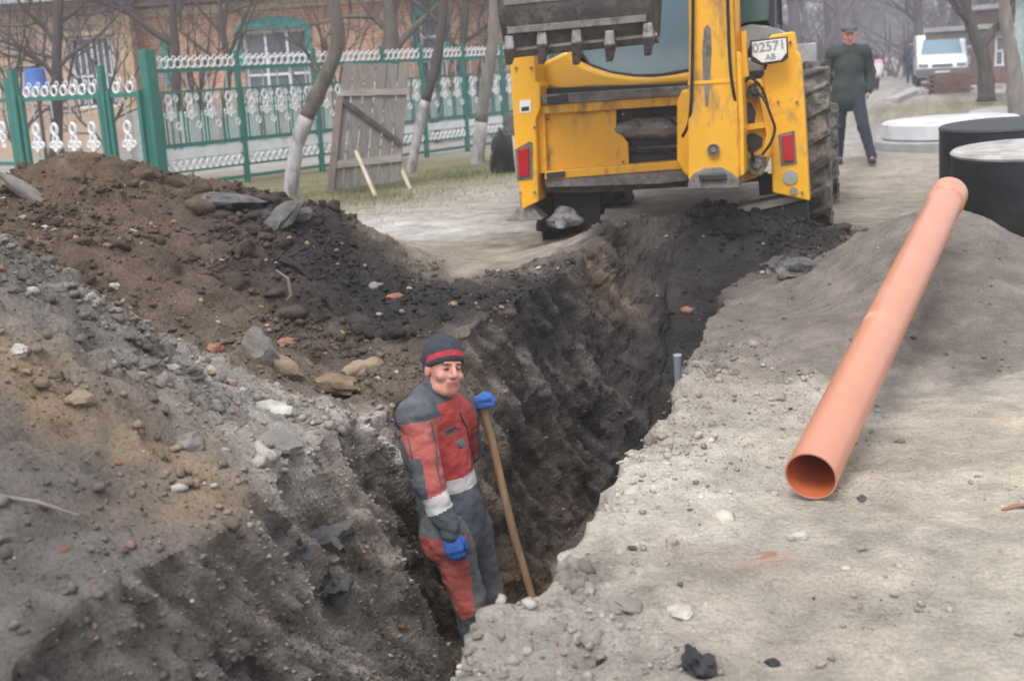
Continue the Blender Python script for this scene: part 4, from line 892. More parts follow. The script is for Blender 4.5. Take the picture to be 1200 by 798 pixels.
# right-hand shed and porch roof
s0, s1 = at(1136, 100, 44), at(1215, 100, 40); fr = frame_on((s0[0], s0[1]), (s1[0]+3, s1[1]-1.5)); shed = thing('brick_shed', 'dark brick shed with a pale green window under the right trees', 'shed', (s0[0], s0[1], 0))
ww = rectpx(fr, 1163, 42, 1183, 78); mb = MB(); wall_with_holes(mb, fr, 0, fr[3], 0, 2.6, [ww]); mb.build('brick_wall', 'brick_red', shed, world=True)
window(shed, fr, ww, 2, 1, [.5], None); mb = MB(); wbox(mb, fr, -.3, fr[3]+.3, 2.604, 2.76, -5, .5); mb.build('roof', 'roof_slate', shed, world=True)
mb = MB(); wbox(mb, fr, .02, .3, 0, 2.58, -.4, -4.6); mb.build('side_wall', 'brick_red', shed, world=True)
s0, s1 = at(1186, 100, 24), at(1230, 100, 22.5); fr = frame_on((s0[0], s0[1]), (s1[0]+2, s1[1]-1)); teal = thing('metal_shed', 'pale teal sheet metal shed wall at the right edge behind the pale tree', 'shed', (s0[0], s0[1], 0))
nn = int(fr[3]/.22)
for k in range(nn):
    mb = MB(); wbox(mb, fr, k*.22+.004, k*.22+.216, .0, 2.5, -.02-.006*(k % 2), .0-.006*(k % 2)); mb.build('sheet_panel', 'fence_pale', teal, world=True)
mb = MB(); wbox(mb, fr, -.1, fr[3], 2.504, 2.62, -2.5, .25); mb.build('roof', 'roof_slate', teal, world=True)
p0, p1 = at(1082, 37, 36), at(1172, 22, 33); fr = frame_on(p0, p1); lean = thing('canopy', 'low pale slate canopy on posts in front of the white van', 'canopy', (p0[0], p0[1], 0))
mb = MB(); wbox(mb, fr, 0, fr[3], p0[2]-.05, p0[2]+.08, -1.6, 0); mb.build('roof_sheet', 'roof_slate', lean, world=True)
mb = MB(); wbox(mb, fr, .02, fr[3]-.02, p0[2]-.26, p0[2]-.055, -1.5, -.06); mb.build('fascia', 'roof_dark', lean, world=True)
for u in (fr[3]*.62, fr[3]-.1): fpost(lean, fr, u, p0[2]-.26, .10, n=-.5, mname='bark_dark', z0=0)
# ================================================================== BACKHOE LOADER seen from behind
YAW = R(-16.0); c0_ = at(770, 200, 9.7); gzb = .06
BH = thing('backhoe_loader', 'yellow backhoe loader parked with its rear to the trench, bucket raised', 'backhoe loader', (c0_[0], c0_[1], gzb), rot=(0, R(-1.6), YAW))
BM = ROOTM[BH.name]; BI = BM.inverted(); Ol = BI @ Vector(O); BR = BI.to_3x3()
def bh(px, py, yl=0.0):
    """photo pixel -> the machine's own coordinates on the upright plane y = yl"""
    d = BR @ Vector(ray(px, py)); t = (yl - Ol.y)/d.y; p = Ol + d*t; return Vector((p.x, yl, p.z))
def plate(name, px, yl, depth, m, parent=BH, bevel=.008):
    mb = MB(); mb.prism([bh(x, y, yl) for x, y in px], (0, depth, 0)); return mb.build(name, m, parent, bevel=bevel)
def cyl(name, px, py, yl, r, depth, m, parent=BH, n=24, rim=None):
    c = bh(px, py, yl); mb = MB(); M = Matrix.Translation(c) @ Matrix.Rotation(R(-90), 4, 'X')
    prof = [(r, 0), (r, depth)] if rim is None else [(r*.4, -.02), (r*.55, 0), (r*.8, 0), (r*.85, -.012), (r, -.012), (r, depth)]
    mb.lathe(prof, n, M); return mb.build(name, m, parent, smooth=True)
def hose(name, pts, r, m='black_rubber', parent=BH):
    P_ = [bh(*p) for p in pts]; out = []
    for i in range(len(P_)-1):
        a = P_[max(i-1, 0)]; b_ = P_[i]; c = P_[i+1]; d = P_[min(i+2, len(P_)-1)]
        for k in range(6):
            t = k/6; out.append(.5*((2*b_) + (c-a)*t + (2*a-5*b_+4*c-d)*t*t + (3*b_-a-3*c+d)*t**3))
    out.append(P_[-1]); mb = MB(); mb.tube(out, r, 8); return mb.build(name, m, parent, smooth=True)
# --- rear frame: end posts, slide rails, panels
plate('stabilizer_post', [(597,67),(599,60),(627,59),(628,96),(633,100),(633,128),(628,140),(631,236),(612,246),(605,198)], -.13, .30, 'yellow_paint', bevel=.012)
plate('stabilizer_post', [(901,42),(930,37),(934,60),(938,66),(943,130),(949,236),(905,226),(903,150),(893,92),(899,78)], -.13, .30, 'yellow_paint', bevel=.012)
l1 = plate('tail_light', [(606,176),(619,173),(620,207),(608,207)], -.160, .030, 'red_lens', bevel=.006)
plate('light_housing', [(603,176),(620,166),(624,168),(624,210),(606,212)], -.138, .012, 'muddy_steel', bevel=.002)
plate('tail_light', [(916,160),(929,157),(931,188),(918,190)], -.160, .030, 'red_lens', bevel=.006)
plate('light_housing', [(912,158),(931,153),(934,192),(915,195)], -.138, .010, 'muddy_steel', bevel=.002)
plate('upper_slide_rail', [(631,112),(806,101),(806,112),(632,124)], -.10, .16, 'muddy_steel', bevel=.008)
plate('upper_rail_lip', [(633,124),(806,112),(806,123),(700,130),(640,134),(633,132)], -.075, .12, 'yellow_worn', bevel=.005)
plate('lower_slide_rail', [(638,201),(806,188),(806,198),(638,211)], -.10, .16, 'yellow_worn', bevel=.008)
plate('lower_rail_lip', [(638,211),(806,198),(806,212),(770,216),(640,220)], -.085, .13, 'muddy_steel', bevel=.006)
plate('rear_panel', [(633,134),(722,128),(722,150),(736,168),(737,193),(638,200)], .0, .02, 'yellow_worn', bevel=.004)
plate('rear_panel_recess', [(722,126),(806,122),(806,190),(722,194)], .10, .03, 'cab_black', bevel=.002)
plate('inner_bracket', [(630,128),(638,130),(641,202),(633,204)], -.05, .08, 'yellow_paint', bevel=.004)
mb = MB(); rs = np.random.RandomState(9)
pa, pb = bh(716, 152, .04), bh(802, 147, .04); mb.tube([pa.lerp(pb, k/8) + Vector((0, 0, .012*rs.randn())) for k in range(9)], [.03,.055,.075,.085,.08,.085,.09,.08,.08], 10); mb.build('muddy_cylinder', 'muddy_steel', BH, smooth=True)
mb = MB(); pa, pb = bh(720, 176, .05), bh(800, 172, .05); mb.tube([pa, pb], .028, 8); mb.build('hydraulic_pipe', 'cab_black', BH, smooth=True)
plate('rail_stop', [(640,114),(664,111),(665,120),(642,123)], -.118, .03, 'cab_black', bevel=.003)
plate('rail_stop', [(640,203),(662,201),(662,208),(641,210)], -.118, .03, 'cab_black', bevel=.003)
# --- rear cowl under the window (curved top edge)
plate('rear_cowl', [(627,100),(626,84),(640,72),(664,60),(672,72),(688,80),(710,87),(735,91),(760,92),(785,89),(812,84),(812,97),(740,103),(690,103),(660,107)], .22, .28, 'yellow_clean', bevel=.025)
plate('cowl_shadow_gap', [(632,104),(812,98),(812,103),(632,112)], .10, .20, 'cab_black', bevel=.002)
# --- right-hand casting with slides, knobs and hoses
plate('kingpost_carriage', [(793,120),(799,106),(812,104),(812,208),(803,206),(793,190)], -.30, .26, 'yellow_paint', bevel=.02)
car = plate('slide_bracket', [(862,95),(893,93),(898,120),(905,150),(905,180),(893,205),(872,214),(862,212)], -.20, .14, 'yellow_worn', bevel=.012)
plate('bracket_hole', [(866,122),(880,120),(886,132),(884,145),(868,147)], -.212, .012, 'cab_black', bevel=.004)
plate('bracket_hole', [(872,158),(884,156),(894,162),(893,172),(884,178),(873,178),(877,168)], -.212, .012, 'cab_black', bevel=.004)
plate('bracket_rib', [(862,148),(900,143),(900,150),(862,155)], -.26, .05, 'yellow_paint', bevel=.004)
plate('bracket_rib', [(886,98),(893,100),(901,130),(906,158),(901,185),(893,184),(898,158),(892,125)], -.27, .06, 'yellow_paint', bevel=.006)
cyl('pin_cap', 885, 107, -.26, .062, .10, 'dark_steel', rim=1); cyl('pin_cap', 887, 193, -.26, .075, .10, 'muddy_steel', rim=1)
cyl('pin_boss', 868, 108, -.25, .045, .08, 'yellow_worn', rim=1); cyl('pin_boss', 869, 190, -.25, .05, .08, 'yellow_worn', rim=1)
cyl('reflector', 926, 208, -.145, .055, .02, 'grey_metal')
cyl('reflector', 930, 224, -.145, .03, .02, 'chrome')
hose('hydraulic_hose', [(884,104,-.32),(896,118,-.34),(905,140,-.33),(908,152,-.33),(903,168,-.32),(893,182,-.3)], .011)
hose('hydraulic_hose', [(864,112,-.28),(872,128,-.33),(871,150,-.34),(879,172,-.32),(884,190,-.28)], .012)
hose('hydraulic_hose', [(872,98,-.26),(880,92,-.28),(893,104,-.28),(900,125,-.26)], .010)
plate('rubber_flap', [(888,205),(910,203),(912,227),(890,230)], -.02, .02, 'black_rubber')
# --- number plate
npl = plate('number_plate', [(881,50),(921,45),(922,62),(915,71),(893,74),(882,66)], -.27, .012, 'plate_white', bevel=.003)
plate('plate_backing', [(879,48),(923,43),(924,68),(918,73),(891,77),(880,72)], -.255, .012, 'cab_black', bevel=.002)
def text_part(txt, c, size, parent, m='plate_ink', rz=0.0, ry=0.0, name='lettering'):
    cu = bpy.data.curves.new(name, 'FONT'); cu.body = txt; cu.size = size; cu.align_x = 'CENTER'; cu.align_y = 'CENTER'; cu.extrude = .0015; cu.offset = size*.012
    o = bpy.data.objects.new('tmp', cu); COL.objects.link(o); dg = bpy.context.evaluated_depsgraph_get(); me_ = bpy.data.meshes.new_from_object(o.evaluated_get(dg)); bpy.data.objects.remove(o)
    me_.materials.clear(); me_.materials.append(MATS[m]); q = bpy.data.objects.new(name, me_); COL.objects.link(q); q.parent = parent
    q.matrix_basis = Matrix.Translation(c) @ Matrix.Rotation(ry, 4, 'Y') @ Matrix.Rotation(R(90), 4, 'X'); return q
t1 = text_part('02571', bh(901, 55, -.273), .098, npl, ry=R(-3)); t2 = text_part('AB', bh(903, 67, -.273), .062, npl, ry=R(-3))
# --- boom, dipper and bucket
YB = -.62
plate('boom', [(806,212),(806,150),(807,60),(806,-40),(806,-330),(853,-330),(856,-40),(860,40),(864,120),(867,208),(862,214)], YB, .34, 'yellow_worn', bevel=.02)
plate('boom_side_rib', [(860,60),(867,62),(871,130),(872,205),(867,208),(864,120),(858,20),(858,-60),(862,-60)], YB+.03, .42, 'yellow_paint', bevel=.008)
plate('boom_foot', [(806,214),(812,204),(825,197),(845,196),(858,203),(866,212),(866,221),(806,223)], YB-.02, .30, 'muddy_steel', bevel=.012)
plate('boom_foot_pin', [(818,205),(850,203),(852,211),(820,213)], YB-.05, .10, 'cab_black', bevel=.01)
plate('grease_streak', [(825,34),(829,29),(833,34),(834,60),(832,92),(830,125),(827,125),(824,95),(823,60)], YB-.004, .006, 'muddy_steel', bevel=0)
plate('boom_link', [(868,38),(874,36),(875,70),(877,90),(870,92)], YB+.25, .12, 'yellow_paint', bevel=.006)
# dipper folded beside the boom, above the frame of the picture, carrying the bucket
b0 = bh(690, -70, -.95)
mb = MB(); pt = bh(832, -300, YB+.2); pm = bh(760, -270, YB-.15); pe = bh(684, -75, -.80)
mb.tube([pt, pm, pe], [.15, .17, .12], 4, flat=.8); mb.build('dipper_arm', 'yellow_worn', BH, bevel=.01)
mb = MB(); mb.tube([bh(700, -60, -.85), bh(684, -30, -.78)], .06, 10); mb.tube([bh(640, -40, -.78), bh(735, -46, -.78)], .045, 12); mb.build('bucket_link', 'muddy_steel', BH, smooth=True)
# bucket: curved shell, two side plates, lip and five teeth; mouth towards the machine
xl, xr = bh(590, 30, -.85).x, bh(768, 24, -.85).x; zb = bh(680, 57, -.85).z; zt_ = zb+.75
bk = MB()
prof = [(-.85, zb), (-.90, zb+.12), (-.97, zb+.28), (-.98, zb+.45), (-.90, zb+.62), (-.74, zb+.74), (-.52, zb+.78), (-.34, zb+.70)]
inner = [(y+.035, z) if i < 4 else (y+.02, z-.035) for i, (y, z) in enumerate(prof)]
sl = math.tan(R(1.0))
def shell(x0, x1, pr, pi_):
    k = len(pr); vs = []
    for x in (x0, x1): vs += [(x, y, z + (x-x0)*sl) for y, z in pr] + [(x, y, z + (x-x0)*sl) for y, z in pi_]
    fs = []; n = 2*k
    for i in range(k-1): fs += [(i, i+1, n+i+1, n+i), (k+i, n+k+i, n+k+i+1, k+i+1)]
    fs += [(0, n, n+k, k), (k-1, 2*k-1, n+2*k-1, n+k-1)]
    for i in range(k-1): fs += [(i, k+i, k+i+1, i+1), (n+i, n+i+1, n+k+i+1, n+k+i)]
    return vs, fs
bk.add(*shell(xl, xr, prof, inner)); bucket = bk.build('bucket', 'dark_steel', BH, smooth=True, angle=40)
for x in (xl, xr-.03):
    mb = MB(); dz = (x-xl)*sl; mb.prism([Vector((x, y, z+dz)) for y, z in prof] + [Vector((x, -.42, zb+.35+dz)), Vector((x, -.66, zb+.02+dz))], (.03, 0, 0)); o = mb.build('bucket_side', 'dark_steel', bucket)
mb = MB(); mb.prism([Vector((xl-.01, -.885, zb+.02)), Vector((xl-.01, -.80, zb-.03)), Vector((xl-.01, -.78, zb+.0)), Vector((xl-.01, -.86, zb+.05))], (xr-xl+.02, 0, (xr-xl)*sl)); mb.build('cutting_edge', 'muddy_steel', bucket, bevel=.004)
for z in (.16, .36):
    mb = MB(); mb.box(((xl+xr)/2, -.952 - (.02 if z > .3 else -.02), zb+z+.008), (xr-xl-.1, .02, .05)); mb.build('wear_strip', 'muddy_steel', bucket, bevel=.004)
for px, y0, y1 in ((596,42,77), (634.5,36,76), (675,34,77), (714,36,73), (759,27,66)):
    a, b_ = bh(px, y0, -.93), bh(px, y1, -.80); mb = MB(); w = .040
    mb.add([(a.x-w*.8, a.y, a.z), (a.x+w*.8, a.y, a.z), (a.x+w*.8, a.y+.05, a.z), (a.x-w*.8, a.y+.05, a.z),
            (a.x-w, a.y-.025, a.z-.10), (a.x+w, a.y-.025, a.z-.10), (a.x+w, a.y+.07, a.z-.10), (a.x-w, a.y+.07, a.z-.10),
            (b_.x-w*.62, b_.y-.012, b_.z), (b_.x+w*.62, b_.y-.012, b_.z), (b_.x+w*.62, b_.y+.03, b_.z+.01), (b_.x-w*.62, b_.y+.03, b_.z+.01)],
           [(0,1,2,3), (0,4,5,1), (1,5,6,2), (2,6,7,3), (3,7,4,0), (4,8,9,5), (5,9,10,6), (6,10,11,7), (7,11,8,4), (8,11,10,9)])
    mb.build('tooth', 'tooth_steel', bucket, bevel=.008)
# --- bolts, work lamp cable, warning decals, extra lines
for (x, y) in ((604,80),(622,80),(626,150),(609,226),(626,226),(908,52),(926,50),(934,120),(912,120),(940,226),(642,140),(642,194),(730,190),(730,134)):
    cyl('bolt', x, y, (-.150 if x < 632 or x > 900 else -.012), .011, .02, 'muddy_steel', n=8)
plate('warning_decal', [(609,118),(622,117),(622,132),(609,133)], -.1335, .003, 'plate_white', bevel=0)
plate('decal_stripe', [(611,126),(620,125),(620,130),(611,131)], -.1350, .0012, 'cab_black', bevel=0)
hose('hydraulic_hose', [(812,-40,-.66),(812,20,-.66),(811,90,-.655),(808,140,-.60),(800,160,-.4)], .012)
hose('hydraulic_hose', [(852,-60,-.67),(853,10,-.67),(856,80,-.67),(862,120,-.6),(870,150,-.35)], .012)
hose('hydraulic_hose', [(742,135,.0),(760,132,-.06),(780,136,-.07),(797,150,-.05)], .014)
hose('hydraulic_hose', [(738,172,.03),(755,178,-.02),(775,176,-.03),(799,184,-.02)], .014)
plate('boom_weld_strip', [(806,96),(861,93),(861,97),(806,100)], YB-.006, .01, 'yellow_paint', bevel=.002)
cyl('boom_pin', 836, 176, YB-.02, .045, .05, 'muddy_steel', rim=1)
# --- cab
YC = .55
a, b_ = bh(672, 92, YC), bh(905, 60, YC); cx0, cx1, cz0 = a.x, b_.x, bh(740, 96, YC).z; cz1 = 2.75
plate('rear_window', [(676,-190),(676,58),(690,76),(715,84),(745,88),(775,87),(808,81),(856,60),(856,-190)], YC, .02, 'cab_glass', bevel=0)
plate('window_seal', [(672,40),(676,56),(690,78),(715,86),(745,90.5),(775,89.5),(808,84),(808,80.5),(775,86.5),(745,87.5),(715,83.5),(691,75),(679,56),(677,40)], YC-.02, .05, 'cab_black', bevel=0)
plate('side_window', [(860,-190),(860,33),(875,26),(900,24),(901,-190)], YC+.01, .02, 'green_glass', bevel=0)
plate('cab_pillar', [(901,-190),(901,42),(908,40),(907,-190)], YC-.02, .08, 'cab_black', bevel=.006)
plate('cab_pillar', [(852,-190),(852,62),(862,62),(862,-190)], YC-.02, .08, 'cab_black', bevel=.006)
plate('cab_pillar', [(664,-190),(666,62),(676,66),(676,-190)], YC-.02, .08, 'yellow_paint', bevel=.006)
mb = MB(); mb.box(((cx0+cx1)/2, YC+.85, 2.80), (cx1-cx0+.08, 1.8, .14)); mb.build('cab_roof', 'yellow_clean', BH, bevel=.03)
mb = MB(); mb.box((cx1-.03, YC+.80, 1.2), (.05, 1.45, 1.0)); mb.build('cab_door', 'cab_black', BH, bevel=.01)
mb = MB(); mb.box((cx0+.03, YC+.80, 1.2), (.05, 1.45, 1.0)); mb.build('cab_side', 'cab_black', BH, bevel=.01)
for x in (cx0+.03, cx1-.03):
    mb = MB(); mb.box((x, YC+1.62, 1.75), (.07, .07, 2.1)); mb.build('cab_pillar', 'cab_black', BH)
    mb = MB(); mb.box((x, YC+.80, 2.2), (.012, 1.5, 1.0)); mb.build('side_window', 'green_glass', BH)
mb = MB(); mb.box(((cx0+cx1)/2, YC+1.66, 2.0), (cx1-cx0-.1, .012, 1.4)); mb.build('windscreen', 'cab_glass', BH)
mb = MB(); mb.box(((cx0+cx1)/2, YC+.85, .95), (cx1-cx0-.15, 1.6, .5)); mb.build('cab_floor', 'cab_black', BH)
# seat and control box seen through
plate('control_console', [(700,60),(735,58),(738,88),(700,86)], YC+.30, .3, 'cab_black', bevel=.02)
mb = MB()
for k in range(9):
    a_ = math.pi*(.10+.80*k/8)
    c = bh(886, 60, .42); mb.v.append((c.x + .30*math.cos(a_), .38, c.z-.02+.22*math.sin(a_))); mb.v.append((c.x + .24*math.cos(a_), .38, c.z-.02+.16*math.sin(a_)))
    mb.v.append((c.x + .30*math.cos(a_), .95, c.z-.02+.22*math.sin(a_))); mb.v.append((c.x + .24*math.cos(a_), .95, c.z-.02+.16*math.sin(a_)))
for k in range(8):
    i = 4*k; mb.f += [(i, i+4, i+5, i+1), (i+2, i+3, i+7, i+6), (i, i+2, i+6, i+4), (i+1, i+5, i+7, i+3)]
mb.f += [(0, 1, 3, 2), (32, 34, 35, 33)]; mb.mi = [0]*len(mb.f); mb.build('wheel_arch', 'grey_metal', BH, smooth=True)
plate('fender_panel', [(864,34),(880,29),(900,32),(901,46),(880,50),(864,90)], .36, .03, 'grey_metal', bevel=.004)
plate('toolbox', [(864,66),(892,72),(892,92),(864,94)], .05, .25, 'concrete_light', bevel=.01)
plate('toolbox_edge', [(862,86),(895,82),(896,90),(862,95)], .0, .06, 'cab_black', bevel=.004)
# --- chassis and axle
plate('chassis_beam', [(640,218),(860,206),(898,205),(898,212),(860,216),(690,226),(640,226)], .05, .25, 'dark_steel')
ax = bh(790, 215, .9); mb = MB(); mb.tube([Vector((-1.0, .9, .72)), Vector((1.0, .9, .72))], .13, 12); mb.build('rear_axle', 'dark_steel', BH, smooth=True)
mb = MB(); mb.box((0.02, 1.9, .72), (.75, 3.2, .42)); mb.build('chassis', 'cab_black', BH, bevel=.02)
# --- wheels
def wheel(x, y, r, w, name='wheel', lugs=20, m='muddy_rubber', z=None):
    z = r-.05 if z is None else z
    Mw = Matrix.Translation((x-w/2, y, z)) @ Matrix.Rotation(R(90), 4, 'Y')
    mb = MB(); mb.lathe([(r*.55, .03), (r*.70, .0), (r*.90, .01), (r*.965, .05), (r*.975, w*.5), (r*.965, w-.05), (r*.90, w-.01), (r*.70, w), (r*.55, w-.03)], 40, Mw, close=True)
    wh = mb.build(name, m, BH, smooth=True)
    for k in range(lugs*2):
        a_ = 2*math.pi*k/(lugs*2); s = 1 if k % 2 else -1; mb = MB()
        Ml = Matrix.Translation((x, y, z)) @ Matrix.Rotation(a_, 4, 'X') @ Matrix.Translation((s*w*.25, 0, r*.975)) @ Matrix.Rotation(s*R(28), 4, 'Z')
        vs_ = [Ml @ Vector(v) for v in [(-w*.27, -.03, -.04), (w*.27, -.03, -.04), (w*.27, .03, -.04), (-w*.27, .03, -.04), (-w*.25, -.02, .03), (w*.26, -.02, .03), (w*.26, .02, .03), (-w*.25, .02, .03)]]
        mb.add(vs_, [(0,3,2,1), (4,5,6,7), (0,1,5,4), (1,2,6,5), (2,3,7,6), (3,0,4,7)]); mb.build('tread_lug', m, wh)
    mb = MB(); mb.lathe([(r*.10, .02), (r*.25, .03), (r*.30, .14), (r*.50, .10), (r*.545, .035), (r*.545, w-.035), (r*.50, w-.10), (r*.30, w-.14), (r*.25, w-.02), (r*.10, w-.02)], 28, Mw, close=True); mb.build('rim', 'grey_metal', wh, smooth=True)
    return wh
xl_, xr_ = bh(670, 270, .9).x, bh(945, 250, .9).x
wheel(xl_, .9, .70, .44, m='black_rubber'); wheel(xr_+.0, .9, .70, .44)
xf = bh(726, 240, 3.2).x
wheel(xf-.03, 3.2, .45, .30, lugs=16, m='black_rubber'); wheel(-xf+.33, 3.2, .47, .32, lugs=16)
plate('mud_flap', [(648,220),(704,217),(703,262),(697,272),(652,262)], .16, .015, 'black_rubber')
# --- stabilizer legs and feet
def leg(px0, py0, px1, py1, yl, w, m='muddy_steel', name='stabilizer_leg'):
    a, b_ = bh(px0, py0, yl), bh(px1, py1, yl); mb = MB(); mb.tube([a, b_], [w, w*.85], 4); return mb.build(name, m, BH, bevel=.006)
lg = leg(619, 222, 618, 250, .0, .075)
mb = MB(); c = bh(617, 254, -.02); mb.add([(c.x-.16, c.y-.1, c.z-.02), (c.x+.16, c.y-.1, c.z-.02), (c.x+.16, c.y+.14, c.z-.02), (c.x-.16, c.y+.14, c.z-.02), (c.x-.05, c.y-.06, c.z+.09), (c.x+.07, c.y-.06, c.z+.09), (c.x+.07, c.y+.08, c.z+.09), (c.x-.05, c.y+.08, c.z+.09)], [(0,3,2,1),(4,5,6,7),(0,1,5,4),(1,2,6,5),(2,3,7,6),(3,0,4,7)]); mb.build('stabilizer_foot', 'muddy_steel', BH, bevel=.008)
mb = MB(); c = bh(663, 256, .10); mb.rock(tuple(c), (.19, .13, .085), 5, 3, .6, .5); mb.build('mud_clump', 'concrete_grey', BH, smooth=True)
leg(915, 230, 917, 246, .05, .07)
mb = MB(); a, b_ = bh(862, 249, -.05), bh(948, 229, -.05); d = (b_-a).normalized(); nrm = d.cross(Vector((0, 1, 0))).normalized()*.028
mb.prism([a-nrm, b_-nrm, b_+nrm, a+nrm], (0, .34, 0)); mb.build('stabilizer_foot', 'wood_grey_light', BH, bevel=.006)
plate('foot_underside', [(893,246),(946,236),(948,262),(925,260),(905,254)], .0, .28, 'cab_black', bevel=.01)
# --- hood, loader arms, front bucket
mb = MB(); mb.box((.0, 3.1, 1.35), (.85, 1.9, .75)); mb.build('engine_hood', 'yellow_paint', BH, bevel=.06, seg=3)
for s in (-1, 1):
    mb = MB(); mb.tube([Vector((s*.62, 2.2, 1.25)), Vector((s*.62, 3.6, 1.1)), Vector((s*.62, 4.5, .62))], [.09, .10, .08], 4); mb.build('loader_arm', 'yellow_paint', BH, bevel=.01)
yq = 4.3; a = bh(935, 52, yq); b_ = bh(958, 108, yq)
mb = MB(); pr = [(4.2, .9), (4.3, .62), (4.6, .5), (5.05, .5)]; zc_ = a.z-.9
mb.prism([Vector((-1.12, y, z)) for y, z in [(4.25, a.z), (4.2, b_.z), (4.45, b_.z-.18), (4.95, b_.z-.2), (4.95, b_.z-.16), (4.48, b_.z-.12), (4.26, b_.z+.03), (4.30, a.z)]], (b_.x+1.12, 0, 0)); fb = mb.build('front_bucket', 'grey_metal', BH, bevel=.01)
# ================================================================== PEOPLE (bodies grown from blended signed-distance limbs)
def surfnets(F, axs):
    F = F.astype(np.float32); nx, ny, nz = F.shape; ins = F < 0
    c = np.zeros((nx-1, ny-1, nz-1), np.int8)
    for dx in (0, 1):
        for dy in (0, 1):
            for dz in (0, 1): c += ins[dx:nx-1+dx, dy:ny-1+dy, dz:nz-1+dz]
    cells = np.argwhere((c > 0) & (c < 8)); idx = -np.ones(c.shape, np.int32); idx[tuple(cells.T)] = np.arange(len(cells))
    acc = np.zeros((len(cells), 3)); cnt = np.zeros(len(cells))
    corners = [(a, b, d) for a in (0, 1) for b in (0, 1) for d in (0, 1)]
    for a in corners:
        for ax in range(3):
            if a[ax] == 1: continue
            b = list(a); b[ax] = 1
            fa = F[tuple((cells + a).T)]; fb = F[tuple((cells + b).T)]; m = (fa < 0) != (fb < 0)
            t = np.where(m, fa/np.where(m, fa-fb, 1), 0); p = np.tile(np.array(a, float), (len(cells), 1)); p[:, ax] += t
            acc[m] += p[m]; cnt[m] += 1
    fr = acc/cnt[:, None]; V = np.stack([axs[i][cells[:, i]]*(1-fr[:, i]) + axs[i][cells[:, i]+1]*fr[:, i] for i in range(3)], 1); Q = []
    for ax in range(3):
        s0 = [slice(None)]*3; s1 = [slice(None)]*3; s0[ax] = slice(0, -1); s1[ax] = slice(1, None)
        a, b = ins[tuple(s0)], ins[tuple(s1)]; e = np.argwhere(a != b); u, v = (ax+1) % 3, (ax+2) % 3
        e = e[(e[:, u] > 0) & (e[:, v] > 0) & (e[:, u] < F.shape[u]-1) & (e[:, v] < F.shape[v]-1)]
        def cell(du, dv): q = e.copy(); q[:, u] -= du; q[:, v] -= dv; return idx[tuple(q.T)]
        q = np.stack([cell(1, 1), cell(0, 1), cell(0, 0), cell(1, 0)], 1); fl = ~a[tuple(e.T)]; q[fl] = q[fl][:, ::-1]; Q.append(q)
    Q = np.concatenate(Q); Q = Q[(Q >= 0).all(1)]; return V, Q
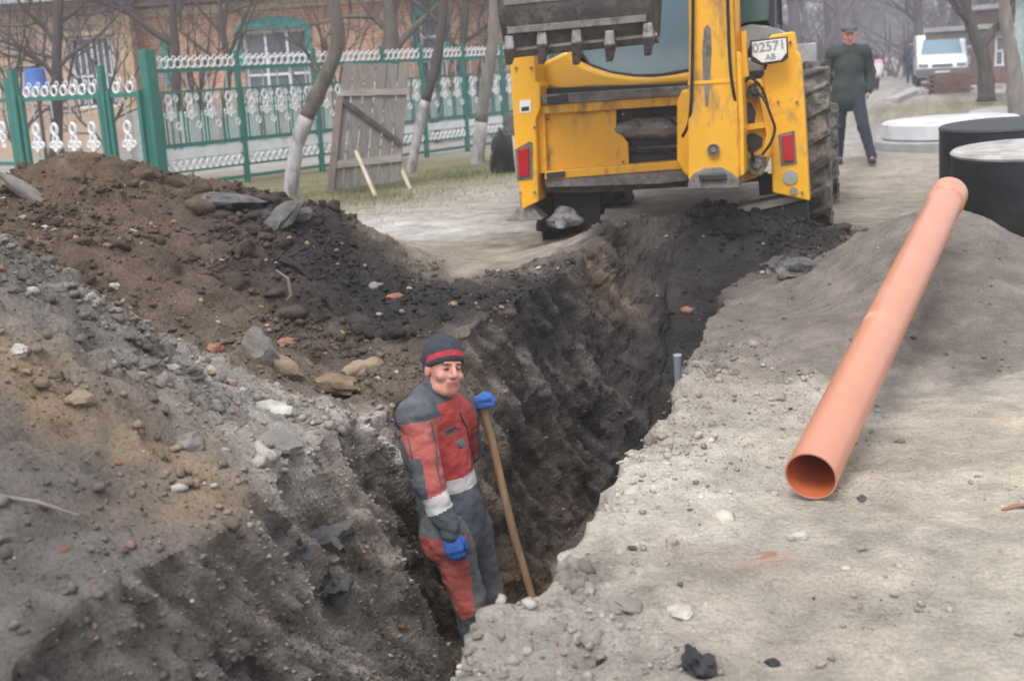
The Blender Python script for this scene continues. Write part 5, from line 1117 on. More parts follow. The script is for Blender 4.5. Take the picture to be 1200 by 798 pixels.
class SDF:
    def __init__(s, lo, hi, h, fine=None):
        s.lo = np.array(lo, float); s.h = h; hi = np.array(hi, float); s.ax = []
        for i in range(3):
            if fine is None: s.ax.append(np.arange(s.lo[i], hi[i]+h, h)); continue
            a, b = fine[0][i]-fine[1], fine[0][i]+fine[1]
            s.ax.append(np.concatenate([np.arange(s.lo[i], a-h*.5, h), np.arange(a, b, fine[2]), np.arange(b+.0, hi[i]+h, h)]))
        s.n = np.array([len(a) for a in s.ax]); s.F = np.full(s.n, .08, np.float32)
    def _sub(s, lo, hi):
        a = np.array([np.clip(np.searchsorted(s.ax[i], lo[i])-1, 0, s.n[i]-1) for i in range(3)]); b = np.array([np.clip(np.searchsorted(s.ax[i], hi[i])+1, 1, s.n[i]) for i in range(3)])
        sl = tuple(slice(a[i], max(b[i], a[i]+1)) for i in range(3)); g = np.meshgrid(*[s.ax[i][sl[i]] for i in range(3)], indexing='ij'); return sl, np.stack(g, -1)
    def _mix(s, sl, d, k, sub=False):
        f = s.F[sl]
        if sub: d = -d; hh = np.clip(.5 - .5*(f-d)/k, 0, 1); r = f*(1-hh) + d*hh + k*hh*(1-hh); s.F[sl] = r; return
        hh = np.clip(.5 + .5*(f-d)/k, 0, 1); s.F[sl] = f*(1-hh) + d*hh - k*hh*(1-hh)
    def cap(s, a, b, ra, rb, k=.03, sub=False, flat=None):
        a, b = np.array(a, float), np.array(b, float); m = max(ra, rb)+.07; sl, P = s._sub(np.minimum(a, b)-m, np.maximum(a, b)+m)
        ab = b-a; t = np.clip(((P-a)@ab)/max(1e-9, ab@ab), 0, 1); q = P - a - t[..., None]*ab
        if flat is not None:
            n, f = flat; n = np.array(n, float); n /= np.linalg.norm(n); q = q + n*((q@n)*(f-1))[..., None]
        s._mix(sl, np.linalg.norm(q, axis=-1) - (ra + (rb-ra)*t), k, sub)
    def ell(s, c, axes, r, k=.03, sub=False):
        c = np.array(c, float); m = max(r)+.07; sl, P = s._sub(c-m, c+m); A = np.array(axes, float); q = (P-c)@A.T/np.array(r); L = np.linalg.norm(q, axis=-1)
        L2 = np.linalg.norm(q/np.array(r), axis=-1)+1e-9; s._mix(sl, L*(L-1)/L2, k, sub)
    def cut(s, p, n):
        """keep the side the normal points away from"""
        P = np.stack(np.meshgrid(*s.ax, indexing='ij'), -1); n = np.array(n, float); n /= np.linalg.norm(n); s.F = np.maximum(s.F, ((P-np.array(p))@n).astype(np.float32))
    def wrinkle(s, amp, freq):
        m = np.abs(s.F) < .03; I_ = np.argwhere(m); P = np.stack([s.ax[i][I_[:, i]] for i in range(3)], 1); s.F[m] += (amp*.55*fbm(P*freq*.8, 2) + (amp*.40*ridged(P*np.array([freq*.7, freq*.7, freq*1.25]) + 3, 2) if amp > .008 else 0)).astype(np.float32)
    def mesh(s, name, mats, parent, fn=None, smooth=2):
        V, Q = surfnets(s.F, s.ax); me_ = bpy.data.meshes.new(name)
        base = np.array(ROOTM[parent.name if parent.name in ROOTM else parent.parent.name].translation); me_.from_pydata([tuple(v) for v in (V-base)], [], [tuple(q) for q in Q])
        for x in mats: me_.materials.append(MATS[x])
        if fn is not None:
            C = V[Q].mean(1); me_.polygons.foreach_set('material_index', fn(C).astype(np.int32))
        me_.polygons.foreach_set('use_smooth', [True]*len(Q)); me_.update(); o = bpy.data.objects.new(name, me_); COL.objects.link(o); o.parent = parent
        return o
def nrm(v): v = np.array(v, float); return v/np.linalg.norm(v)
def head_sdf(S, c, f, u, k=.8):
    s_ = nrm(np.cross(f, u)); u = nrm(np.cross(s_, f)); A = [f, s_, u]; g = lambda a, b, d: c + k*(a*f + b*s_ + d*u); r = lambda *x: [y*k for y in x]
    S.ell(g(-.015, 0, .035), A, r(.105, .082, .105), .02); S.ell(g(.022, 0, -.045), A, r(.078, .062, .078), .03)
    S.cap(g(.060, -.016, -.100), g(.060, .016, -.100), .026*k, .026*k, .03); S.cap(g(-.03, -.055, -.06), g(.03, -.045, -.09), .022*k, .022*k, .02); S.cap(g(-.03, .055, -.06), g(.03, .045, -.09), .022*k, .022*k, .02)
    S.cap(g(.088, -.035, .028), g(.088, .035, .028), .013*k, .013*k, .012)
    for q in (-1, 1):
        S.ell(g(.066, q*.046, -.030), A, r(.026, .024, .022), .015); S.ell(g(.104, q*.032, .008), A, r(.016, .019, .012), .010, True)
        S.ell(g(.084, q*.032, .008), A, r(.0125, .015, .010), .004); S.ell(g(-.008, q*.084, -.008), A, r(.022, .010, .034), .008)
    S.cap(g(.094, 0, .018), g(.118, 0, -.024), .010*k, .015*k, .008); S.cap(g(.106, -.013, -.030), g(.106, .013, -.030), .010*k, .010*k, .006)
    S.cap(g(.090, -.022, -.058), g(.090, .022, -.058), .008*k, .008*k, .010); S.cap(g(.100, -.030, -.062), g(.104, 0, -.068), .0026*k, .0026*k, .004, True); S.cap(g(.100, .030, -.062), g(.104, 0, -.068), .0026*k, .0026*k, .004, True); S.cap(g(.087, -.018, -.073), g(.087, .018, -.073), .009*k, .009*k, .008)
    for q in (-1, 1): S.cap(g(.098, q*.026, -.036), g(.084, q*.040, -.062), .0018*k, .0018*k, .006, True)
    def mask(C):
        L = (C-c)/k; a, b, d = L@f, L@s_, L@u; m = np.zeros(len(C), int)
        m[(a > .06) & (np.abs(b) < .027) & (d < -.056) & (d > -.078) & (a > .085)] = 1
        m[(a > .07) & (np.abs(np.abs(b)-.032) < .012) & (np.abs(d-.007) < .0045)] = 2
        m[(a > .07) & (np.abs(np.abs(b)-.033) < .021) & (np.abs(d-.030+.10*np.abs(np.abs(b)-.03)) < .0036)] = 3
        m[(d > .05-.5*a) & (a < .03) & (d > -.06) & ((a < -.035) | (d > .05))] = 3
        return m
    return mask, g, A
def hand_chains(w, d, n, side, curl, L=.175):
    """w wrist, d direction of the hand, n back-of-hand normal, side thumb direction; returns capsules (a, b, ra, rb)"""
    d, n = nrm(d), nrm(n); t = nrm(side - d*np.dot(side, d)); out = []; pl = L*.50
    for i, (off, ln) in enumerate(((.030, .070), (.010, .080), (-.010, .074), (-.029, .058))):
        k0 = w + t*off*.7 + d*.02; k1 = w + t*off + d*pl; out.append((k0, k1, .0145, .0125)); p = k1; a = 0
        for j, fr in enumerate((.45, .32, .23)):
            a += curl*(1 + .1*i)*(.8 if j == 0 else 1); dd = d*math.cos(a) - n*math.sin(a); q = p + dd*ln*fr; out.append((p, q, .0098-.0006*j, .0092-.0008*j)); p = q
    p = w + t*.022 + d*.025 - n*.006; a = .55
    for j, ln in enumerate((.042, .034, .028)):
        dd = nrm(d*math.cos(a) + t*math.sin(a) - n*(.25+.3*curl*j)); q = p + dd*ln; out.append((p, q, .0135-.0015*j, .0115-.0012*j)); p = q; a -= .28*(1+curl)
    return out
def human(name, label, J, h, outfit, hat, fdir, cat='person', headk=.86, group=None):
    """J: joints (world); outfit: dict of clothing pieces"""
    J = {k: np.array(v, float) for k, v in J.items()}; t = thing(name, label, cat, J['base'], group=group)
    allp = np.array([v for v in J.values()]); lo, hi = allp.min(0)-.28, allp.max(0)+.28
    f = nrm(fdir); up = nrm(J['head']-J['neck']+np.array([0, 0, .05])); s_ = nrm(np.cross(f, up)); u = nrm(np.cross(s_, f))
    sh = nrm(J['shR']-J['shL']); tf = nrm(np.cross(np.array([0, 0, 1.]), sh)); tf = tf if np.dot(tf, J['torso_f']-0) > 0 else -tf
    S = SDF(lo, hi, max(h*1.6, .010), (J['head'], .17, h*.75)); K = .03
    mask, g, A = head_sdf(S, J['head'], f, u, headk)
    S.cap(J['neck']-.02*up, J['head']-.05*u-.02*f, .058, .056, .02)
    S.cap(J['shL'], J['shR'], .06, .06, .04); S.cap(J['neck']-.06*up, J['chest'], .10, .12, .04, flat=(tf, 1.3)); S.cap(J['chest'], J['pelvis'], .125, .12, .05, flat=(tf, 1.25))
    for q in 'LR':
        S.cap(J['sh'+q], J['el'+q], .050, .040, K); S.cap(J['el'+q], J['wr'+q], .039, .028, .015)
        S.cap(J['hip'+q], J['kn'+q], .080, .055, K); S.cap(J['kn'+q], J['an'+q], .052, .036, .02); S.cap(J['an'+q], J['toe'+q], .036, .026, .02)
        for a, b, ra, rb in J_h[q]: S.cap(a, b, ra*.93, rb*.93, .006)
    body = S.mesh('body', ['skin', 'skin_lip', 'eye_dark', 'hair_dark'], t, mask)
    # ---- clothing
    T_ = SDF(lo, hi-np.array([0,0,.18]), h); r = outfit['torso']; e = outfit.get('e', .018)
    T_.cap(J['shL'], J['shR'], .072+e*.6, .072+e*.6, .05); T_.cap(J['neck']-.08*up, J['chest'], .12+e, .148+e, .05, flat=(tf, 1.22)); T_.cap(J['chest'], J['pelvis']+np.array([0, 0, .04]), .145+e, .135+e, .05, flat=(tf, 1.15))
    T_.cap(J['pelvis']+np.array([0, 0, .04]), J['pelvis']-np.array([0, 0, outfit['hem']]), .138+e, .15+e, .04, flat=(tf, 1.12))
    T_.cap(J['hipL']+np.array([0, 0, .05]), J['hipR']+np.array([0, 0, .05]), outfit.get('hip', .122)+e*.5, outfit.get('hip', .122)+e*.5, .05)
    for q in 'LR': T_.cap(J['hip'+q]+np.array([0, 0, .08]), J['hip'+q]-np.array([0, 0, outfit['hem']*.5]), outfit.get('hip', .112)+e*.7, outfit.get('hip', .112)+.004+e*.7, .04)
    if outfit.get('collar', True): T_.cap(J['neck']-.03*up, J['neck']+.050*up+.012*f, .084, .074, .010)
    for q in 'LR':
        T_.cap(J['sh'+q], J['el'+q], .068+e*.8, .056+e*.6, .03); T_.cap(J['el'+q], J['wr'+q], .056+e*.6, .044+e*.4, .02)
    T_.wrinkle(outfit.get('wr', .010), 13); P_ = J['neck']+.045*up; T_.F = T_.F
    jk = T_.mesh('jacket', outfit['jmats'], t, outfit.get('jfn'))
    B = SDF(lo, np.array([hi[0], hi[1], J['pelvis'][2]+.3]), h*1.1)
    for q in 'LR':
        B.cap(J['hip'+q]+np.array([0, 0, .05]), J['kn'+q], .108, .082, .04); B.cap(J['kn'+q], J['an'+q]+np.array([0, 0, .03]), .080, .066, .03)
    B.cap(J['hipL'], J['hipR'], .115, .115, .04); B.wrinkle(.010, 12); B.mesh('trousers', outfit['tmats'], t, outfit.get('tfn'))
    for q in 'LR':
        if 'glove' in outfit:
            lo2 = np.minimum(J['wr'+q], J_h[q][-1][1])-.16; G = SDF(lo2, lo2+.36, min(h, .005))
            G.cap(J['wr'+q]-.03*nrm(J['wr'+q]-J['el'+q]), J['wr'+q], .036, .034, .01)
            for a, b, ra, rb in J_h[q]: G.cap(a, b, ra+.0035, rb+.003, .004)
            G.mesh('glove', [outfit['glove']], t)
        lo2 = np.minimum(J['an'+q], J['toe'+q])-.16; G = SDF(lo2, np.maximum(J['an'+q], J['toe'+q])+.2, min(h, .008)); d = nrm(J['toe'+q]-J['an'+q]) 
        G.cap(J['an'+q]+np.array([0, 0, .08]), J['an'+q]-np.array([0, 0, .03]), .052, .05, .02); G.cap(J['an'+q]-np.array([0, 0, .04])-.03*d, J['toe'+q]-np.array([0, 0, .0]), .046, .040, .02); G.mesh('boot', ['boot_black'], t)
    # ---- hat
    hc = g(-.015, 0, .035); hk = headk; Hs = SDF(J['head']-.22, J['head']+.24, min(h, .006))
    if hat[0] == 'beanie':
        Hs.ell(hc+u*.012, A, [.120*hk, .098*hk, .122*hk], .01); pn_c = g(.085, 0, .052); nn_ = nrm(-u*1.0 + f*-.42); Hs.cut(g(.09, 0, .043), nrm(-u + .45*f)); Hs.wrinkle(.003, 40)
        def hf(C):
            d = (C-g(.09, 0, .043))@nrm(u - .45*f); al = np.zeros(len(C), int); al[(d > .020) & (d < .044) & (((C-hc)@f) > .02)] = 1; return al
        Hs.mesh('knitted_hat', ['knit_dark', 'knit_red'], t, hf)
    elif hat[0] == 'cap':
        Hs.ell(g(-.01, 0, .085), A, [.128*hk, .110*hk, .055*hk], .01); Hs.cap(g(.085, -.03, .058), g(.085, .03, .058), .02*hk, .02*hk, .02); Hs.ell(g(.10, 0, .055), A, [.055*hk, .07*hk, .010*hk], .012); Hs.cut(g(0, 0, .048), -u); Hs.mesh('flat_cap', ['cap_grey'], t)
    elif hat[0] == 'hair':
        Hs.ell(g(-.02, 0, .045), A, [.115*hk, .092*hk, .108*hk], .01); Hs.cut(g(.06, 0, .03), nrm(f*.9 - u*.35)); Hs.mesh('hair', [hat[1]], t)
    return t
v3 = lambda *a: np.array(a, float)
# ------------------------------------------------ the worker in the trench
D0 = 5.15
J = dict(head=at(520,432,D0), neck=at(511,462,D0+.02), chest=at(510,522,D0+.06), pelvis=at(530,612,D0+.04),
         shR=at(488,487,D0-.14), shL=at(538,484,D0+.20), elR=at(503,566,D0-.20), wrR=at(527,622,D0-.22), elL=at(548,528,D0+.36), wrL=at(549,476,D0+.24),
         hipR=at(522,628,D0-.06), hipL=at(549,626,D0+.14), knR=at(550,702,D0-.05), knL=at(571,694,D0+.17), anR=at(562,783,D0+.02), anL=at(592,775,D0+.26))
J['toeR'] = J['anR'] + v3(.17, -.04, -.045); J['toeL'] = J['anL'] + v3(.17, -.03, -.045); J['base'] = v3(J['anR'][0], J['anR'][1], BOT+.02); J['torso_f'] = v3(.8, -.45, 0)
J_h = {}
dR = nrm(at(535,655,D0-.25)-J['wrR']); J_h['R'] = hand_chains(J['wrR'], dR, v3(-.1, -1, 0), v3(.9, 0, .3), .42)
gripT = at(572,462,D0+.22)
J_h['L'] = hand_chains(J['wrL'], nrm(gripT-J['wrL']), v3(-.35, -.35, .9), v3(-.2, -.9, -.2), .62)
fw = nrm(v3(.50, -.85, .10))
jR0, jR1, jR2 = J['shR'], J['elR'], J['wrR']
def segt(C, a, b): ab = b-a; t = np.clip((C-a)@ab/(ab@ab), 0, 1); return t, np.linalg.norm(C-a-t[:, None]*ab, axis=1)
def jfn(C):
    m = np.zeros(len(C), int)                                  # 0 red, 1 grey, 2 reflective, 3 faded red
    tt, dt = segt(C, J['neck'], J['pelvis']); t1_, d1_ = segt(C, jR0, jR1); t2_, d2_ = segt(C, jR1, jR2); t3_, d3_ = segt(C, J['shL'], J['elL']); t4_, d4_ = segt(C, J['elL'], J['wrL'])
    arm = np.minimum(d1_, d2_) < np.minimum(dt-.035, .115); armL = (np.minimum(d3_, d4_) < .10) & (np.minimum(d3_, d4_) < dt-.05)
    fr_ = (C-J['chest'])@nrm(v3(.93, -.37, 0)); hh = C[:, 2]-J['chest'][2]
    # torso
    m[:] = 0; m[(fr_ < -.03)] = 1
    m[(hh > .20) & (fr_ < .08)] = 1                            # yoke
    zb_ = at(540, 563, D0)[2]-J['chest'][2]; band = (hh < zb_+.030) & (hh > zb_-.030); m[hh < zb_] = 1; m[(fr_ < -.09) & (hh < zb_-.02) & (hh > zb_-.19)] = 3
    m[(fr_ < -.11) & (hh > .05) & (hh < .13)] = 3; m[band] = 2
    lat = (C-J['chest'])@nrm(J['shR']-J['shL']); m[(np.abs(lat-.10) < .028) & (np.abs(hh-.10) < .012) & (fr_ > .02)] = 1
    m[tt < -.0] = 1; m[(C[:, 2] > J['neck'][2]-.015)] = 1
    up1 = d1_ <= d2_; a_ = np.full(len(C), 3); a_[up1 & (t1_ < .08)] = 1; a_[(C[:, 2] > jR0[2]+.035)] = 1
    back = ((C-jR1)@nrm(v3(-1, -.15, -.1)) > .018); a_[up1 & (t1_ > .60) & back] = 1; a_[~up1 & (t2_ < .30) & back] = 1
    a_[~up1 & (t2_ > .22) & (t2_ < .56)] = 2; a_[~up1 & (t2_ >= .56)] = 1; m = np.where(arm, a_, m)
    mL = np.where(d3_ < d4_, 0, 1); m = np.where(armL & ~arm, mL, m); return m
def tfn(C):
    t1_, d1_ = segt(C, J['hipR'], J['knR']); sd = (C-J['hipR'])@nrm(v3(-.35, -1, 0)); m = np.zeros(len(C), int); d2_ = np.linalg.norm((C-J['knR'])*v3(1, 1, .8), axis=1)
    m[(C[:, 2] > J['knR'][2]-.07) & (C[:, 2] < J['hipR'][2]+.03) & (sd > .028) & ((C-J['knR'])@v3(1, 0, 0) < .075)] = 1
    return m
worker = human('person', 'man in red and grey workwear standing in the trench leaning on a long pole', J, .0065,
      dict(torso=1, e=.022, hem=.05, jmats=['cloth_red', 'cloth_grey', 'reflective', 'cloth_red_faded'], jfn=jfn, tmats=['cloth_trouser', 'cloth_red_faded'], tfn=tfn, glove='glove_blue', wr=.012, hip=.066), ('beanie',), fw, headk=.93)
# chest badge / radio clipped on the jacket
c = at(541, 520, D0-.21); mb = MB(); mb.lathe([(.001, -.010), (.018, -.010), (.021, .0), (.018, .012), (.001, .014)], 20, Matrix.Translation(c-np.array(ROOTM[worker.name].translation)) @ Matrix.Rotation(R(80), 4, 'X') @ Matrix.Rotation(R(30), 4, 'Y')); mb.build('chest_badge', 'cloth_grey', worker, smooth=True)
# pole / shovel he leans on
p0 = at(562, 467, D0+.225); p1 = at(622, 697, D0+.10); dd_ = nrm(p1-p0); shov = thing('shovel', 'long wooden shovel handle held upright by the man in the trench', 'shovel', p0)
p2 = p0 + dd_*((BOT+.14-p0[2])/dd_[2])
mb = MB(); mb.tube([p0-dd_*.01] + [p0+(p2-p0)*k/6 + v3(.006*math.sin(k*1.7), 0, 0) for k in range(1, 7)], [.0185, .0195, .019, .0195, .0185, .019, .0185], 12); mb.build('handle', 'wood_handle', shov, smooth=True, world=True)
mb = MB(); q = p2; sx = nrm(np.cross(dd_, v3(0, 1, 0))); ny_ = nrm(np.cross(sx, dd_)); rows = []
for k, (l, w_, b_) in enumerate(((-.12, .022, .0), (0, .03, .0), (.02, .10, .012), (.14, .105, .018), (.22, .07, .01), (.26, .015, 0))):
    rows.append([q + dd_*l + sx*w_*j + ny_*(b_*(1-abs(j))) for j in (-1, -.5, 0, .5, 1)])
vs = [v for r_ in rows for v in r_]; n0 = len(vs); vs += [v + ny_*.004 for v in vs]; fs = []
for i in range(5):
    for j in range(4): a = i*5+j; fs += [(a, a+1, a+6, a+5), (n0+a, n0+a+5, n0+a+6, n0+a+1)]
for i in range(5): fs += [(i*5, i*5+5, n0+i*5+5, n0+i*5), (i*5+4, n0+i*5+4, n0+i*5+9, i*5+9)]
for j in range(4): fs += [(j, n0+j, n0+j+1, j+1), (25+j, 26+j, n0+26+j, n0+25+j)]
mb.add(vs, fs); mb.build('blade', 'dark_steel', shov, smooth=True, world=True)
# ------------------------------------------------ the man walking beside the loader
def walker(name, label, px, pyf, pyh, face, h, outfit, hat, stride=(0, 0), arms='down', lean=0, headk=.86, splay=0):
    F_ = atz(px, pyf, 0); D = F_[1]; top = at(px, pyh, D); Ht = top[2]-F_[2]; k = Ht/1.78; f = nrm(v3(*face)); s_ = nrm(np.cross(f, v3(0, 0, 1)))   # s_ = his right
    b = F_.copy(); z = lambda q, a=0, c=0: b + f*a*k + s_*c*k + v3(0, 0, q*k)
    J = dict(base=b, head=z(1.655, .03), neck=z(1.50), chest=z(1.28, .0), pelvis=z(.98, 0), shR=z(1.44, 0, .19), shL=z(1.44, 0, -.19), hipR=z(.92, 0, .09), hipL=z(.92, 0, -.09))
    a, c = stride
    J['knR'], J['knL'] = z(.50, a*.55+.03, .10), z(.50, c*.55+.04, -.10-splay*.45); J['anR'], J['anL'] = z(.08, a, .10), z(.10, c-.02, -.11-splay)
    J['toeR'], J['toeL'] = J['anR'] + f*.17*k + v3(0, 0, -.035), J['anL'] + f*.17*k + v3(0, 0, -.03)
    if arms == 'down': J['elR'], J['elL'], J['wrR'], J['wrL'] = z(1.16, -.02, .26), z(1.16, -.06, -.27), z(.92, .06, .27), z(.92, .02, -.27)
    else: J['elR'], J['elL'], J['wrR'], J['wrL'] = z(1.18, -.14, .28), z(1.17, -.08, -.28), z(.98, -.16, .14), z(.95, -.02, -.26)
    J['torso_f'] = f; global J_h; J_h = {}
    for q, sg in (('R', 1), ('L', -1)): J_h[q] = hand_chains(J['wr'+q], J['wr'+q]-J['el'+q], s_*sg, f, .35)
    return human(name, label, J, h, outfit, hat, f + v3(0, 0, -.12), headk=headk)
walker('person', 'man in dark green pullover and flat cap walking beside the loader', 993, 193, 30, (-.18, -1, 0), .011,
       dict(torso=1, e=.034, hem=.12, hip=.104, jmats=['coat_green'], tmats=['trouser_navy'], wr=.006), ('cap',), stride=(-.14, .34), arms='back', headk=1.0, splay=.16)
walker('person', 'distant person in dark blue standing beside the white van', 1067, 98, 47, (.3, 1, 0), .022,
       dict(torso=1, e=.03, hem=.16, jmats=['coat_blue'], tmats=['trouser_navy'], wr=.01), ('hair', 'hair_dark'), stride=(.05, -.05), headk=.9)
walker('person', 'distant child in white and pink jacket walking on the road', 1026, 106, 66, (.2, 1, 0), .022,
       dict(torso=1, e=.05, hem=.05, jmats=['coat_white', 'coat_pink'], jfn=lambda C: (C[:, 2] > .95).astype(int), tmats=['trouser_navy'], wr=.01), ('hair', 'hair_dark'), stride=(.14, -.14), headk=1.05)
walker('person', 'distant dark-dressed person just right of the man in green', 1014, 108, 55, (.1, 1, 0), .022,
       dict(torso=1, e=.04, hem=.16, jmats=['coat_green'], tmats=['trouser_navy'], wr=.01), ('hair', 'hair_dark'), stride=(.08, -.1), headk=.9)
# small garment details on the worker: raised seams and the cuff of the collar
def on_jacket(px, py, D=D0-.6):
    """first point of the worker's jacket along that pixel's ray"""
    jk = [c for c in worker.children if c.name.startswith('jacket')][0]; d = Vector(ray(px, py)).normalized(); o = Vector(O) - Vector(ROOTM[worker.name].translation)
    ok, loc, n_, _ = jk.ray_cast(o, d); return (loc + n_*.002) if ok else None
def seam(name, pxs, r, m):
    P_ = []
    for i in range(len(pxs)-1):
        for k in range(5):
            f_ = k/5; q = on_jacket(pxs[i][0]*(1-f_)+pxs[i+1][0]*f_, pxs[i][1]*(1-f_)+pxs[i+1][1]*f_)
            if q is not None: P_.append(q)
    if len(P_) > 2: mb = MB(); mb.tube(P_, r, 5); mb.build(name, m, worker, smooth=True)
seam('seam', [(505,494),(510,520),(512,548),(518,575)], .0035, 'cloth_grey')
seam('seam', [(538,484),(546,500),(551,525),(553,558)], .004, 'knit_dark')
seam('pocket_edge', [(522,505),(531,500),(541,503)], .004, 'cloth_grey')
seam('seam', [(478,510),(484,540),(492,575)], .003, 'cloth_grey')
HAZE = True
# ================================================================== WHITE VAN
c = atz(1102, 102, 0); c = at(1102, 101, c[1]); VAN = thing('parked_van', 'white van parked facing the camera at the far right side of the road', 'van', (c[0]+.05, c[1], 0), R(-17))
def vb(name, prof, w, m, y0=0, **k):                       # side profile (y, z) swept across the width
    mb = MB(); mb.prism([Vector((-w/2, y, z)) for y, z in prof], (w, 0, 0)); return mb.build(name, m, VAN, **k)
body = vb('body', [(0, .35), (.0, .75), (.12, .95), (.75, 1.12), (1.35, 1.72), (1.6, 1.84), (4.3, 1.86), (4.5, 1.6), (4.5, .35)], 1.72, 'van_white', bevel=.07, seg=3)
mb = MB(); mb.add([(-.72, .78, 1.135), (.72, .78, 1.135), (.62, 1.30, 1.665), (-.62, 1.30, 1.665), (-.72, .76, 1.155), (.72, .76, 1.155), (.62, 1.28, 1.685), (-.62, 1.28, 1.685)], [(0,1,2,3), (4,7,6,5), (0,4,5,1), (2,6,7,3), (1,5,6,2), (0,3,7,4)]); mb.build('windscreen', 'cab_glass', VAN)
mb = MB(); mb.box((0, -.02, .52), (1.74, .12, .26)); mb.build('bumper', 'van_grey', VAN, bevel=.03)
mb = MB(); mb.box((0, -.012, .76), (.7, .06, .10)); mb.build('grille', 'van_grey', VAN, bevel=.01)
for s in (-1, 1):
    mb = MB(); mb.box((s*.64, .01, .79), (.32, .10, .16)); mb.build('headlight', 'chrome', VAN, bevel=.03)
    mb = MB(); mb.box((s*.98, .95, 1.2), (.14, .10, .2)); mb.build('wing_mirror', 'van_grey', VAN, bevel=.02)
    for y in (.75, 3.6):
        mb = MB(); mb.lathe([(.12, 0), (.22, .0), (.31, .02), (.31, .18), (.22, .2), (.12, .2)], 24, Matrix.Translation((s*.78-.1, y, .31)) @ Matrix.Rotation(R(90), 4, 'Y'), close=True); w_ = mb.build('wheel', 'black_rubber', VAN, smooth=True)
        mb = MB(); mb.lathe([(.001, .03), (.20, .02), (.20, .18), (.001, .17)], 20, Matrix.Translation((s*.78-.1, y, .31)) @ Matrix.Rotation(R(90), 4, 'Y')); mb.build('hubcap', 'grey_metal', w_, smooth=True)
mb = MB(); mb.box((0, .0-.087, .50), (.5, .012, .11)); mb.build('number_plate', 'plate_white', VAN)
c = atz(1150, 98, 0); mb = MB(); c = at(1148, 72, 50)
# blue car nose just right of the van
CAR = thing('parked_car', 'blue-grey car partly hidden behind the forked tree right of the van', 'car', (at(1142, 90, 49)[0], 49, 0), R(5))
mb = MB(); mb.prism([Vector((-.82, y, z)) for y, z in [(0, .3), (0, .72), (.9, .88), (1.6, 1.38), (3.0, 1.42), (3.9, .95), (4.0, .3)]], (1.64, 0, 0)); mb.build('body', 'cab_glass', CAR, bevel=.06)
for s in (-1, 1):
    for y in (.75, 3.2):
        mb = MB(); mb.lathe([(.1, 0), (.29, .0), (.29, .18), (.1, .18)], 20, Matrix.Translation((s*.74-.09, y, .29)) @ Matrix.Rotation(R(90), 4, 'Y'), close=True); mb.build('wheel', 'black_rubber', CAR, smooth=True)
    mb = MB(); mb.box((s*.6, -.01, .62), (.28, .06, .12)); mb.build('headlight', 'chrome', CAR)
mb = MB(); mb.prism([Vector((-.70, 1.02, .97)), Vector((.70, 1.02, .97)), Vector((.58, 1.56, 1.36)), Vector((-.58, 1.56, 1.36))], (0, -.03, .03)); mb.build('windscreen', 'window_glass', CAR)

# ================================================================== single stones, slabs and clods that can be picked out
def surf(px, py, D0_):
    """walk along the pixel's ray to the finished ground, starting near the expected depth"""
    best = None
    for D in np.linspace(D0_-1.2, D0_+1.6, 90):
        p = at(px, py, D)
        if p[2] <= gz(p[0], p[1]): best = p; break
    return best if best is not None else at(px, py, D0_)
def stone(name, px, py, D, r, m, label, cat, seed, squash=.6, rough=.35, rot=None, sink=.3):
    p = surf(px, py, D); mb = MB(); M_ = Euler(rot).to_matrix().to_4x4() if rot else None
    mb.rock((p[0], p[1], p[2]+min(r if hasattr(r, '__len__') else (r,))*(1-sink)*.6), r, seed, 3, squash, rough, M=M_); return tag(mb.build(name, m, smooth=True, angle=40), label, cat)
stone('asphalt_slab', 328, 266, 8.2, (.20,.13,.06), 'asphalt', 'tilted chunk of grey asphalt on the crest of the dark heap', 'asphalt chunk', 1, rot=(.25, -.6, .2), sink=-.1)
stone('asphalt_slab', 352, 258, 8.4, (.10,.08,.06), 'asphalt', 'smaller dark asphalt chunk touching the tilted grey one on the crest', 'asphalt chunk', 2, rot=(.1, -.3, .5))
stone('broken_board', 36, 236, 8.0, (.24,.07,.05), 'wood_grey', 'broken greyish board stuck in the top of the brown heap', 'board', 3, rot=(.2, .7, .1), sink=-.3)
stone('asphalt_slab', 268, 238, 8.5, (.22,.12,.045), 'asphalt', 'flat dark asphalt slab lying at the foot of the thick gate post', 'asphalt chunk', 4, rot=(0, .1, .1))
stone('asphalt_slab', 300, 244, 8.5, (.15,.10,.04), 'asphalt', 'flat asphalt piece between the gate post slab and the tilted chunk', 'asphalt chunk', 44, rot=(0, -.1, .6))
stone('soil_block', 306, 424, 6.2, (.085,.07,.11), 'stone_grey', 'upright dark grey block at the edge of the rubble below the brown slope', 'stone', 5, rot=(.2, -.3, 0), sink=-.4)
stone('soil_block', 330, 438, 6.1, (.13,.05,.05), 'stone_tan', 'tan splinter of clay leaning right of the upright grey block', 'clay lump', 6, rot=(.1, .6, .2), sink=-.3)
stone('clay_lump', 424, 441, 6.3, (.115,.06,.055), 'stone_tan', 'elongated tan clay lump nearest to the hat of the man', 'clay lump', 7, rot=(0, -.2, .3), sink=-.1)
stone('clay_lump', 397, 458, 6.1, (.11,.08,.055), 'stone_brown', 'rounded brown clay lump below the elongated tan one', 'clay lump', 8, rot=(0, .15, 0), sink=-.1)
stone('brick_piece', 336, 404, 6.6, (.055,.04,.03), 'stone_red', 'orange-red brick fragment left of the dark heap', 'brick fragment', 9)
stone('brick_piece', 252, 412, 6.0, (.055,.035,.03), 'stone_red', 'pinkish brick fragment in the rubble above the grey crest', 'brick fragment', 10)
stone('brick_piece', 462, 350, 7.6, (.055,.03,.025), 'stone_red', 'red brick fragment high on the black heap', 'brick fragment', 11)
stone('brick_piece', 806, 366, 7.4, (.06,.035,.03), 'stone_red', 'orange brick fragment at the lip of the trench below the sandy heap', 'brick fragment', 12)
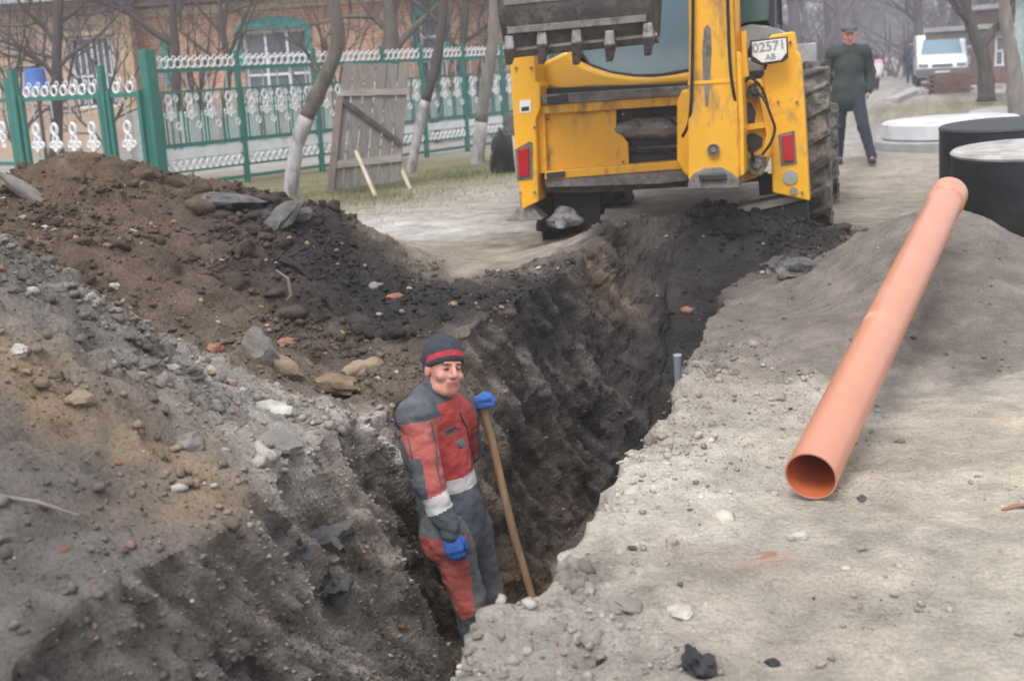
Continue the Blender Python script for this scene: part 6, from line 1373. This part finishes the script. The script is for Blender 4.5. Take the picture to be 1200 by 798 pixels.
stone('brick_piece', 895, 656, 3.6, (.06,.035,.012), 'stone_red', 'flat orange brick smear in the trampled ground below the pipe mouth', 'brick fragment', 13)
stone('pale_stone', 92, 474, 3.9, (.05,.04,.03), 'stone_tan', 'pale tan stone on the clay streak of the near slope', 'stone', 14)
stone('pale_stone', 22, 415, 4.0, (.06,.03,.02), 'stone_white', 'whitish flat stone near the left edge on the near slope', 'stone', 15)
stone('pale_stone', 102, 352, 4.75, (.045,.02,.02), 'stone_white', 'small white stone on the crest of the near rubble ridge', 'stone', 16)
stone('pale_stone', 134, 338, 6.2, (.03,.03,.025), 'stone_white', 'small white stone alone on the brown slope', 'stone', 17)
stone('rubble_stone', 322, 528, 4.6, (.10,.075,.045), 'stone_grey', 'large flat grey stone in the rubble left of the man', 'stone', 18, rot=(.1, .2, 0), sink=0)
stone('rubble_stone', 222, 524, 4.2, (.055,.045,.035), 'stone_grey', 'rounded grey stone left of the large flat one', 'stone', 19)
stone('rubble_stone', 320, 482, 5.0, (.11,.05,.03), 'stone_white', 'long pale crumbling stone on the ridge behind the large flat one', 'stone', 20)
stone('ground_stone', 735, 712, 3.3, (.055,.04,.02), 'stone_grey', 'low grey stone embedded at the near lip of the trench', 'stone', 21)
stone('ground_stone', 797, 719, 3.3, (.045,.035,.018), 'stone_white', 'flat whitish stone on the trampled ground near the trench lip', 'stone', 22)
stone('ground_stone', 1010, 587, 4.2, (.028,.02,.014), 'asphalt', 'small dark stone right of the pipe mouth', 'stone', 23)
stone('ground_stone', 935, 630, 3.9, (.035,.025,.015), 'stone_white', 'flat pale stone below the pipe mouth', 'stone', 24)
stone('ground_stone', 905, 781, 2.9, (.024,.02,.015), 'coal_black', 'small black pebble near the bottom edge of the picture', 'stone', 25)
stone('coal_lump', 818, 782, 2.9, (.055,.035,.022), 'coal_black', 'cluster-like black tarry lump near the bottom edge', 'tar lump', 26, rough=.8)
stone('coal_lump', 700, 776, 2.95, (.09,.04,.012), 'coal_black', 'flat black tarry smear at the trench lip near the bottom edge', 'tar lump', 27, rough=.9)
stone('tar_lump', 384, 646, 3.75, (.10,.07,.07), 'asphalt', 'black broken tarry mass in the near trench wall', 'tar lump', 28, rough=.9)
stone('tar_lump', 395, 690, 3.6, (.07,.05,.06), 'asphalt', 'smaller black tarry piece under the big one in the near trench wall', 'tar lump', 29, rough=.9)
stone('tar_lump', 350, 655, 3.6, (.05,.05,.045), 'asphalt', 'black tarry piece left of the big one in the near trench wall', 'tar lump', 30, rough=.9)
stone('clod', 934, 322, 8.0, (.12,.08,.07), 'asphalt', 'black clod at the top of the sandy heap next to the trench end', 'earth clod', 31, rough=.6)
stone('clod', 910, 315, 8.2, (.09,.08,.06), 'asphalt', 'smaller black clod left of the one on top of the sandy heap', 'earth clod', 32, rough=.6)
# root sticking out of the near slope and loop of root on the brown one
p = surf(30, 595, 3.25); mb = MB(); mb.tube([p + v3(-.16, .05, .05), p + v3(-.05, 0, .035), p + v3(.04, -.01, .02), p + v3(.16, -.03, -.02)], [.004, .006, .006, .004], 6); tag(mb.build('root', 'bark_pale'), 'thin pale root lying on the near grey slope at the left edge', 'root')
p = surf(330, 350, 7.5); mb = MB(); mb.tube([p + v3(-.02, 0, .18), p + v3(.05, 0, .12), p + v3(.06, 0, .02), p + v3(.0, 0, -.06)], [.008, .012, .012, .008], 6); tag(mb.build('root', 'wood_red'), 'curved reddish root looping out of the brown slope', 'root')
p = surf(348, 320, 7.9); mb = MB(); mb.tube([p + v3(-.10, 0, .09), p + v3(0, 0, .05), p + v3(.06, 0, -.02)], [.02, .026, .018], 6); tag(mb.build('rubber_strip', 'black_rubber', smooth=True), 'black strip of rubber half buried between brown and black soil', 'rubber strip')
p = surf(1190, 598, 4.0); mb = MB(); mb.tube([p + v3(-.05, -.01, .01), p + v3(0, 0, .018), p + v3(.09, .02, .014)], [.006, .01, .01], 5, flat=.5); tag(mb.build('brick_sliver', 'stone_red'), 'thin reddish sliver on the pale ground at the right edge', 'sliver')

# ================================================================== SKY DOME is the world; HAZE
hz = MB(); hz.box((0, 150, 11), (700, 420, 28)); hb = bpy.data.objects.new('haze', None)
bpy.data.objects.remove(hb)
hm = bpy.data.materials.new('haze'); hm.use_nodes = True; n = hm.node_tree; n.nodes.clear(); o1 = n.nodes.new('ShaderNodeOutputMaterial'); pv = n.nodes.new('ShaderNodeVolumePrincipled')
pv.inputs['Color'].default_value = (.90, .91, .97, 1); pv.inputs['Density'].default_value = .0028; pv.inputs['Anisotropy'].default_value = .2
n.links.new(pv.outputs[0], o1.inputs['Volume']); MATS['haze'] = hm
if HAZE: tag(hz.build('haze', 'haze'), kind='stuff')
